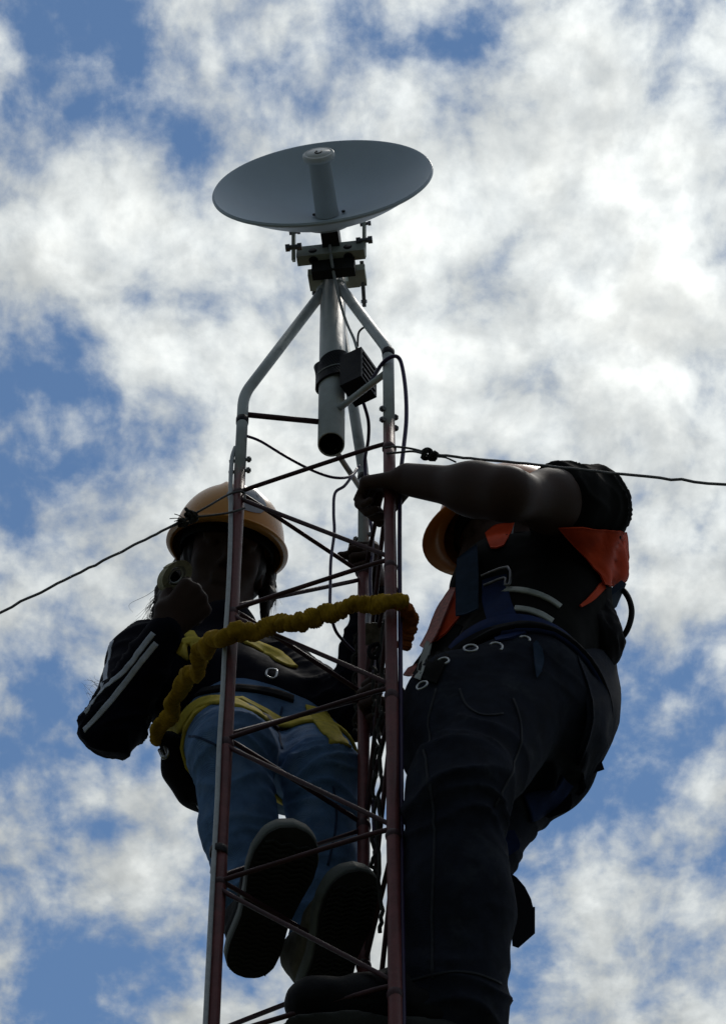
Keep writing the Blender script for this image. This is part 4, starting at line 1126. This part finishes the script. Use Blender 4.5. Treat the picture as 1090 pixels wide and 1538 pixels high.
djf = fold_fn([(B['nhip'], B['nkn'], 15, 1.2), (B['nkn'], B['nank'], 15, 1.4), (B['fhip'], B['fkn'], 15, 1.2), (B['fkn'], B['fank'], 15, 1.), (B['hip'], B['hip'] + V(.1, 0, -.1), 22, 1.2)], .021, .001)
pants = link('jeans', dj.mesh('jeans', 2, djf), M['dark_jeans'], pb)
bvT, bvD, bvB = bvh_of(ts_), bvh_of(dj), bvh_of(ts_, dj)
bvAll = bvh_of(ts_, dj, hb_)
for px in ([(655, 1035), (642, 1090), (640, 1150), (650, 1210), (652, 1290), (648, 1380), (650, 1470)], [(770, 1050), (782, 1090), (778, 1130), (760, 1175), (742, 1212)], [(612, 1475), (660, 1462), (710, 1462), (752, 1478)], [(690, 1035), (700, 1060), (725, 1075), (755, 1072)]):
    strap_px('seam', bvD, px, .0038, .0010, M['dark_seam'], pants, lift=.0012)
# boots: the near one points left through the tower
def boot(parent, heel, toe, w_=.10):
    fx = unit(toe - heel); L = np.linalg.norm(toe - heel); P = lambda t, z, s=0.: heel + fx * L * t + Z_ * z + np.cross(fx, Z_) * s
    sxd = np.cross(fx, Z_)
    v = Vol(.006)
    v.cone(P(.86, .045), P(.55, .055), .040, .043, .03, (sxd, 1.2)); v.cone(P(.55, .055), P(.18, .06), .043, .045, .03, (sxd, 1.05))
    v.cone(P(.16, .06), P(.15, .17), .045, .050, .03); v.cone(P(.5, .065), P(.2, .13), .040, .046, .03)
    v.cut(P(0, .022), -Z_)
    b_ = link('boot', v.mesh('boot', 1, lambda q_, n_: nz(q_, 40.) * .002), M['boot'], parent)
    v = Vol(.005); v.cone(P(.88, .014), P(.62, .014), .047, .050, .01, None); v.cone(P(.62, .014), P(.3, .014), .048, .040, .02); v.cone(P(.3, .014), P(.12, .014), .042, .043, .02)
    v.cut(P(0, .028), Z_); v.cut(P(0, -.004), -Z_)
    link('boot_sole', v.mesh('boot_sole', 0), M['sole'], b_)
    return b_
boot(pb, at(690, 1580, 3.72), at(430, 1535, 3.70))
boot(pb, B['fank'] + V(.06, 0, -.13), B['fank'] + V(-.20, 0, -.13))
# hard hat
hat, hpt, hW = hard_hat(pb, B['head'] + hzB * .040 - hyB * .004, hxB, hyB, hzB, (M['hat_b'], M['cradle']))
hp_ = lambda x, y, z: B['head'] + hxB * x + hyB * y + hzB * z
for s in (-1, 1):
    tube('chin_strap', [hp_(.100 * s, .0, .035), hp_(.088 * s, .035, -.05), hp_(.055 * s, .058, -.105), hp_(0, .070, -.128)], .0028, M['grey_cable'], hat, 6, n=5)
# orange vest: back panel, front panel and collar piece drawn onto the shirt, open at the side
def patch(name, bvh, outline, mat, parent, lift=.006, thick=.002, n=26):
    """cloth panel: an outline from the photograph laid on the body surface, with thickness"""
    o = np.array(outline, float); cx, cy = o.mean(0); edge = catmull([np.array([x, y, 0]) for x, y in outline], 6, True)[:, :2]
    rings = np.linspace(0, 1, 7); bm = bmesh.new(); last = None; ok = None
    lay = []
    for r in rings:
        row = []
        for x, y in (edge if r > 0 else edge[:1]):
            qx, qy = cx + (x - cx) * r, cy + (y - cy) * r; h_ = hit(bvh, qx, qy)
            row.append(h_)
        lay.append(row)
    top = []
    for row, r in zip(lay, rings):
        rr = []
        for i, h_ in enumerate(row):
            if h_ is None: rr.append(None)
            else: rr.append((h_[0] + h_[1] * lift, h_[0] + h_[1] * (lift + thick)))
        top.append(rr)
    m = len(edge)
    def get(k, i): return top[k][0] if k == 0 else top[k][i % m]
    vt = {}
    def vx(k, i, s):
        key = (k, 0 if k == 0 else i % m, s); 
        if key not in vt: vt[key] = bm.verts.new(tuple(get(k, i)[s]))
        return vt[key]
    for k in range(len(rings) - 1):
        for i in range(m):
            c = [(k, i), (k, i + 1), (k + 1, i + 1), (k + 1, i)]
            if any(get(*x) is None for x in c): continue
            for s in (0, 1):
                q_ = list(dict.fromkeys(vx(a_, b_, s) for a_, b_ in c))
                try: bm.faces.new(q_)
                except ValueError: pass
    k = len(rings) - 1
    for i in range(m):
        if get(k, i) is None or get(k, i + 1) is None: continue
        try: bm.faces.new((vx(k, i, 0), vx(k, i + 1, 0), vx(k, i + 1, 1), vx(k, i, 1)))
        except ValueError: pass
    return link(name, from_bm(name, bm, True), mat, parent)
# the loose back panel stands off the body: a curved sheet with folds
def sheet(name, rows, mat, parent, thick=.003, wr=.004, sub=5, seed=0., off=.010, press=True):
    """cloth sheet through rows of (px, py, Y) points, subdivided and slightly rumpled"""
    G = np.array([[at(*p) for p in r] for r in rows])
    G = np.array([catmull(r, sub) for r in G]); G = np.stack([catmull(G[:, j], sub) for j in range(G.shape[1])], 1)
    a_, b_ = G.shape[:2]; v = G.reshape(-1, 3)
    for i in range(len(v)):                               # cloth lies outside the body
        d = unit(v[i] - CAM); l, _, _, dist = bvAll.ray_cast(Vector(CAM), Vector(d))
        if l is not None and dist - off < np.linalg.norm(v[i] - CAM): v[i] = CAM + d * (dist - off)
    du = np.gradient(G, axis=0).reshape(-1, 3); dv = np.gradient(G, axis=1).reshape(-1, 3); n_ = np.cross(du, dv); n_ /= np.linalg.norm(n_, axis=1)[:, None] + 1e-12
    if (n_ * (v - CAM)).sum() > 0: n_ = -n_
    v = v + n_ * (wr * nz(v, 28., seed) + wr * .7 * ridge(v, (50, 14, 50), seed + 3))[:, None]
    N = len(v); vv = np.vstack([v, v - n_ * thick]); f = []
    ix = lambda i, j: i * b_ + j
    for i in range(a_ - 1):
        for j in range(b_ - 1):
            q_ = (ix(i, j), ix(i + 1, j), ix(i + 1, j + 1), ix(i, j + 1)); f.append(q_); f.append(tuple(N + x for x in q_[::-1]))
    bd = [ix(0, j) for j in range(b_)] + [ix(i, b_ - 1) for i in range(1, a_)] + [ix(a_ - 1, j) for j in range(b_ - 2, -1, -1)] + [ix(i, 0) for i in range(a_ - 2, 0, -1)]
    for p, q_ in zip(bd, bd[1:] + bd[:1]): f.append((p, N + p, N + q_, q_))
    return link(name, mesh_np(name, vv, f), mat, parent)
vb = sheet('vest_back', [[(838, 794, 3.74), (868, 792, 3.755), (905, 796, 3.775), (930, 798, 3.80), (940, 800, 3.84)],
                    [(868, 828, 3.76), (888, 832, 3.775), (912, 835, 3.795), (934, 838, 3.82), (943, 846, 3.86)],
                    [(898, 858, 3.79), (905, 862, 3.80), (918, 864, 3.815), (933, 866, 3.84), (940, 872, 3.88)],
                    [(906, 878, 3.81), (909, 879, 3.815), (913, 880, 3.825), (918, 880, 3.85), (922, 884, 3.89)]], M['vest'], pb, wr=.0045, seed=1., off=.022)
sheet('vest_back_hem', [[(870, 909, 3.80), (884, 896, 3.805), (905, 872, 3.81)], [(873, 912, 3.81), (890, 902, 3.815), (909, 884, 3.82)]], M['vest'], pb, wr=.002, seed=2.)
tube('vest_binding', [at(836, 792, 3.735), at(866, 828, 3.757), at(896, 858, 3.787), at(905, 872, 3.80), at(904, 884, 3.808), at(890, 899, 3.81)], .0020, M['vest_trim'], pb, 6, n=5)
sheet('vest_collar', [[(728, 800, 3.74), (744, 788, 3.735), (772, 784, 3.73)], [(732, 812, 3.745), (750, 802, 3.74), (768, 796, 3.735)], [(736, 822, 3.75), (746, 822, 3.745), (756, 818, 3.74)]], M['vest'], pb, wr=.001, seed=5.)
sheet('vest_front', [[(676, 884, 3.80), (682, 884, 3.79), (692, 886, 3.78), (704, 890, 3.77)],
                     [(660, 910, 3.80), (670, 912, 3.785), (682, 914, 3.77), (696, 918, 3.76)],
                     [(646, 940, 3.80), (654, 942, 3.785), (662, 944, 3.77), (672, 946, 3.76)],
                     [(636, 960, 3.80), (642, 961, 3.79), (648, 962, 3.78), (654, 963, 3.77)]], M['vest'], pb, wr=.002, seed=7.)
sheet('vest_corner', [[(612, 1003, 3.80), (626, 996, 3.79)], [(605, 1013, 3.80), (622, 1016, 3.79)]], M['mesh_red'], pb, wr=.001, seed=6.)
sheet('vest_edge', [[(676, 882, 3.782), (684, 883, 3.775)], [(656, 912, 3.782), (671, 914, 3.765)], [(643, 944, 3.782), (656, 950, 3.757)], [(630, 970, 3.785), (640, 976, 3.76)]], M['mesh_red'], pb, wr=.001, seed=8., thick=.002)
sheet('reflective_strip', [[(640, 962, 3.765), (648, 966, 3.758)], [(632, 984, 3.765), (643, 987, 3.755)], [(622, 1018, 3.775), (631, 1021, 3.765)]], M['reflect'], pb, wr=.0008, seed=9., thick=.002)
sheet('vest_front_lower', [[(660, 930, 3.79), (676, 934, 3.77), (694, 940, 3.75)], [(640, 970, 3.79), (656, 976, 3.77), (674, 984, 3.75)], [(613, 1008, 3.815), (632, 1018, 3.785), (655, 1026, 3.76)]], M['tee'], pb, wr=.001, seed=11.)  # lower part of the vest front, coloured as black as the shirt
# grey reflective bands over the belly
strap_px('reflective_band', bvB, [(757, 888), (780, 888), (806, 894), (826, 903), (840, 913)], .014, .001, M['reflect'], pb, lift=.004)
strap_px('reflective_band', bvB, [(772, 916), (792, 918), (812, 925), (828, 935)], .015, .001, M['reflect'], pb, lift=.004)
# work belt with eyelets
wc = between(B['hip'], B['sh'], .15) + FB * .02
BELT_AX = unit(V(.10, .05, 1))
strap_ring('work_belt', bvB, wc, BELT_AX, .085, .006, M['navy_web'], pb, 60, lift=.004, outside=True)
strap_ring('belt_webbing', bvB, wc - V(0, 0, .012), BELT_AX, .045, .004, M['black_web'], pb, 60, lift=.012, outside=True)
def eyelet(px, py, r, arc=1.0, mat='chrome', off=.016):
    h_ = hit(bvB, px, py)
    if h_ is None: print('eyelet missed', px, py); return
    c_, n_ = h_; c_ = c_ + n_ * off; tr = unit(np.cross(n_, V(0, 0, 1))); ur = np.cross(tr, n_); ts = np.linspace(.6, .6 + 2 * math.pi * arc, 22, endpoint=arc < 1)
    tube('eyelet', [c_ + r * (math.cos(t) * tr + math.sin(t) * ur) for t in ts], .0021, M[mat], pb, 7, closed=arc >= 1)
eyelet(707, 986, .0115); eyelet(744, 983, .0115, .55); eyelet(640, 1040, .010); eyelet(668, 1005, .010, .6)
eyelet(786, 972, .009, .5)
tube('snap_hook', [at(x, y, Y) for x, y, Y in ((646, 1009, 3.735), (656, 1003, 3.73), (660, 1012, 3.728), (652, 1017, 3.73), (664, 1020, 3.725), (672, 1022, 3.722), (668, 1014, 3.722))], .0042, M['chrome'], pb, 7, n=4)
tube('gear_loop', [at(x, y, Y) for x, y, Y in ((674, 1023, 3.72), (690, 1022, 3.715), (706, 1017, 3.71), (722, 1013, 3.71))], .0022, M['chrome'], pb, 6, n=4)
sheet('metal_tag', [[(800, 966, 3.655), (806, 962, 3.655), (813, 972, 3.655)], [(802, 990, 3.655), (809, 988, 3.655), (817, 990, 3.655)], [(806, 1018, 3.655), (809, 1014, 3.655), (813, 1006, 3.655)]], M['teal_web'], pb, wr=.001, seed=12.)
# shoulder and chest webbing
sheet('chest_strap', [[(686, 838, 3.735), (700, 828, 3.725), (716, 818, 3.72)], [(684, 870, 3.735), (700, 868, 3.722), (718, 864, 3.715)], [(684, 900, 3.735), (700, 902, 3.722), (718, 900, 3.715)], [(684, 925, 3.735), (700, 922, 3.722), (718, 914, 3.715)]], M['teal_web'], pb, wr=.0012, seed=13.)
sheet('chest_strap', [[(724, 872, 3.715), (742, 866, 3.705), (760, 862, 3.70)], [(724, 905, 3.715), (745, 900, 3.702), (765, 894, 3.697)], [(734, 940, 3.708), (754, 934, 3.695), (776, 924, 3.69)], [(744, 962, 3.70), (764, 958, 3.688), (790, 950, 3.68)]], M['navy_web'], pb, wr=.0015, seed=14.)
# frame buckle
bk = [(722, 866, 3.708), (762, 852, 3.690), (765, 876, 3.688), (758, 878, 3.690), (757, 868, 3.692), (726, 880, 3.706)]
tube('strap_buckle', [at(*p) for p in bk], .0030, M['steel'], pb, 7, n=3)
# plate and ring on the back
box('back_plate', at(908, 908, 3.86), unit(V(.75, .25, -.6)), unit(V(-.2, .95, .2)), unit(V(.6, .1, .8)), .012, .070, .095, M['teal_web'], pb, .004)
tube('back_ring', [at(x, y, Y) for x, y, Y in ((922, 886, 3.86), (934, 886, 3.85), (944, 900, 3.845), (948, 920, 3.845), (943, 942, 3.85), (933, 957, 3.86), (922, 953, 3.87), (920, 940, 3.87))], .0056, M['boot'], pb, 10, closed=False, n=5)
hs = Vol(.006)
hs.cone(at(896, 930, 3.84), at(912, 965, 3.86), .032, .030, .02, (unit(V(0, 1, .3)), 1.8)); hs.cone(at(884, 945, 3.82), at(905, 975, 3.85), .03, .028, .02, (unit(V(0, 1, .3)), 1.8))
link('back_pad', hs.mesh('back_pad', 1, lambda v, n_: ridge(v, (70, 20, 40)) * .004), M['black_web'], pb)
# seat sling: wide padded band from the belt round the seat
sheet('seat_sling', [[(864, 978, 3.72), (892, 974, 3.78), (914, 980, 3.86), (924, 992, 3.93)],
                     [(880, 1020, 3.70), (908, 1020, 3.76), (926, 1030, 3.85), (932, 1045, 3.93)],
                     [(890, 1060, 3.71), (912, 1066, 3.77), (926, 1080, 3.86), (926, 1095, 3.93)],
                     [(886, 1105, 3.74), (902, 1116, 3.80), (908, 1132, 3.88), (902, 1146, 3.94)],
                     [(868, 1150, 3.79), (876, 1164, 3.85), (874, 1180, 3.91), (862, 1192, 3.95)]], M['dark_jeans'], pb, thick=.012, wr=.0012, seed=21.)
strap_px('leg_strap', bvD, [(790, 1215), (812, 1205), (832, 1190), (846, 1170)], .050, .004, M['navy_web'], pb)
# loose strap ends hanging behind the legs
sheet_px('strap_end', [(818, 1226), (836, 1212), (857, 1188), (859, 1206), (855, 1217), (824, 1229)], 3.90, .012, M['black_web'], pb)
sheet_px('strap_end', [(748, 1250), (772, 1246), (781, 1268), (779, 1275), (756, 1291), (748, 1280)], 3.84, .02, M['navy_web'], pb)
# drooping flap with a punched hole
fl = bmesh.new(); ol = [(756, 1302), (762, 1308), (776, 1318), (788, 1332), (797, 1350), (800, 1362), (803, 1362), (803, 1402), (778, 1424), (769, 1421), (766, 1380), (760, 1340)]
sheet_px('strap_flap', ol, 3.84, .008, M['black_web'], pb)
lathe('flap_eyelet', at(764, 1334, 3.838), -ray(764, 1334), [(.0035, 0), (.0065, 0), (.0065, .003), (.0035, .003), (.0035, 0)], M['grey_cable'], pb, 14)

# ================================================================== yellow lanyard, from the left climber's hip round both front legs
ln_pts = [at(238, 1112, 4.10), at(246, 1086, 4.05), at(262, 1056, 3.98), at(284, 1016, 3.90), at(302, 984, 3.82), at(316, 966, 3.76), at(340, 955, 3.715), at(372, 948, 3.70), at(410, 942, 3.69), at(450, 934, 3.67), at(490, 923, 3.655), at(530, 912, 3.635), at(565, 905, 3.615), at(588, 903, 3.603), at(606, 908, 3.612), at(614, 924, 3.64), at(613, 948, 3.67), at(608, 975, 3.70)]
ly = empty('safety_lanyard', ln_pts[0], 'scrunched golden yellow elastic lanyard slung round the two front tower legs', 'lanyard')
def scrunched(path, r0, seed, orange_from=None):
    rnd = np.random.RandomState(seed); p = catmull(path, 14); m = len(p)
    s_ = np.r_[0, np.cumsum(np.linalg.norm(np.diff(p, axis=0), axis=1))]
    # evenly spaced rings, puckered into irregular gathers
    n = int(s_[-1] / .0015); sv_ = np.linspace(0, s_[-1], n); q_ = np.stack([np.interp(sv_, s_, p[:, i]) for i in range(3)], 1)
    kk0 = np.linspace(0, s_[-1], max(4, int(s_[-1] / .022)))
    big = np.cumsum(np.interp(sv_, kk0, rnd.uniform(.45, 2.0, len(kk0)))) * .0015 / .027 * np.pi          # a gather about every 27 mm
    fin = np.cumsum(rnd.uniform(.4, 1.6, n)) * .0015 / .0060 * np.pi         # fine pleats
    kk = np.linspace(0, s_[-1], max(4, int(s_[-1] / .03)))
    ampl = np.interp(sv_, kk, rnd.uniform(.5, 1.25, len(kk)))
    loose = np.interp(sv_, [0, s_[-1] * .30, s_[-1] * .42, s_[-1]], [.5, .6, 1., 1.])
    wob = np.stack([np.interp(sv_, kk, rnd.normal(0, .0040, len(kk))) for _ in range(3)], 1); q_ = q_ + wob
    T, N_, B_ = frames(q_); seg = 26; a = np.linspace(0, 2 * np.pi, seg, endpoint=False); v = []
    for i in range(n):
        lump = np.abs(np.sin(big[i] + .35 * np.sin(a + big[i] * .31) + .18 * np.sin(3 * a)))
        pleat = np.abs(np.sin(fin[i] + .8 * np.sin(2 * a + big[i] * .4) + .5 * np.sin(5 * a)))
        rr = r0 * (.70 + loose[i] * ampl[i] * .34 * lump ** .7 + .17 * pleat + .05 * np.sin(4 * a + big[i] * .8))
        rr = rr * (1 + .12 * np.cos(2 * a + big[i] * .37))
        v.append(q_[i] + rr[:, None] * (np.cos(a)[:, None] * N_[i] + np.sin(a)[:, None] * B_[i]))
    v = np.array(v).reshape(-1, 3); f = []
    for i in range(n - 1):
        for k in range(seg):
            l = (k + 1) % seg; f.append((i * seg + k, i * seg + l, (i + 1) * seg + l, (i + 1) * seg + k))
    return mesh_np('sleeve', v, f)
link('elastic_sleeve', scrunched(ln_pts[:15], .0150, 3), M['lanyard'], ly)
link('elastic_sleeve', scrunched(ln_pts[13:], .0135, 5), M['lanyard_end'], ly)['label'] = 'orange end of the lanyard sleeve behind the right leg'
tube('hip_hook', [at(x, y, 4.10) for x, y in ((240, 1108), (248, 1120), (252, 1132), (246, 1138), (240, 1126))], .004, M['chrome'], ly, 8, n=4)

# ================================================================== hooks and cords hanging between the back and right legs
hk = empty('snap_hook', at(562, 930, 3.80), 'grey metal snap hook hanging between the back and right tower legs', 'hook')
tube('hook_body', [at(x, y, 3.80) for x, y in ((556, 952), (552, 930), (558, 912), (570, 908), (574, 925), (570, 950))], .0050, M['steel'], hk, 9, n=5)
box('hook_gate', at(563, 952, 3.80), V(1, 0, 0), UP, FW, .034, .040, .012, M['steel'], hk, .004)
tube('hook_eye', [at(x, y, 3.80) for x, y in ((556, 972), (570, 968), (572, 980), (564, 988), (555, 984))], .004, M['black_web'], hk, 8, closed=True, n=4)
def twisted(name, pts, r, label, seed, mat='rope'):
    p = catmull(pts, 12); rnd = random.Random(seed); T, N_, B_ = frames(p); q_ = []
    for i, c in enumerate(p):
        q_.append(c + (math.cos(i * .9) * N_[i] + math.sin(i * .9) * B_[i]) * r * .7 + np.array([rnd.gauss(0, r * .5) for _ in range(3)]))
    return tag(tube(name, q_, r, M[mat], None, 7, n=2), label, 'cord')
twisted('cord', [at(563, 975, 3.82), at(562, 1040, 3.82), at(566, 1100, 3.82), at(561, 1170, 3.82), at(565, 1240, 3.82), at(560, 1300, 3.82), at(556, 1330, 3.83)], .0034, 'dark twisted cord hanging below the grey snap hook', 2)
twisted('cord', [at(575, 930, 3.76), at(573, 1010, 3.76), at(570, 1090, 3.76), at(572, 1180, 3.76), at(568, 1280, 3.76), at(574, 1400, 3.76)], .0036, 'dark twisted cord hanging close behind the right tower leg', 3)
twisted('cord', [at(536, 950, 3.955), at(533, 1000, 3.96), at(536, 1050, 3.96), at(532, 1100, 3.97)], .004, 'short dark cord hanging along the back tower leg', 6, 'rope')
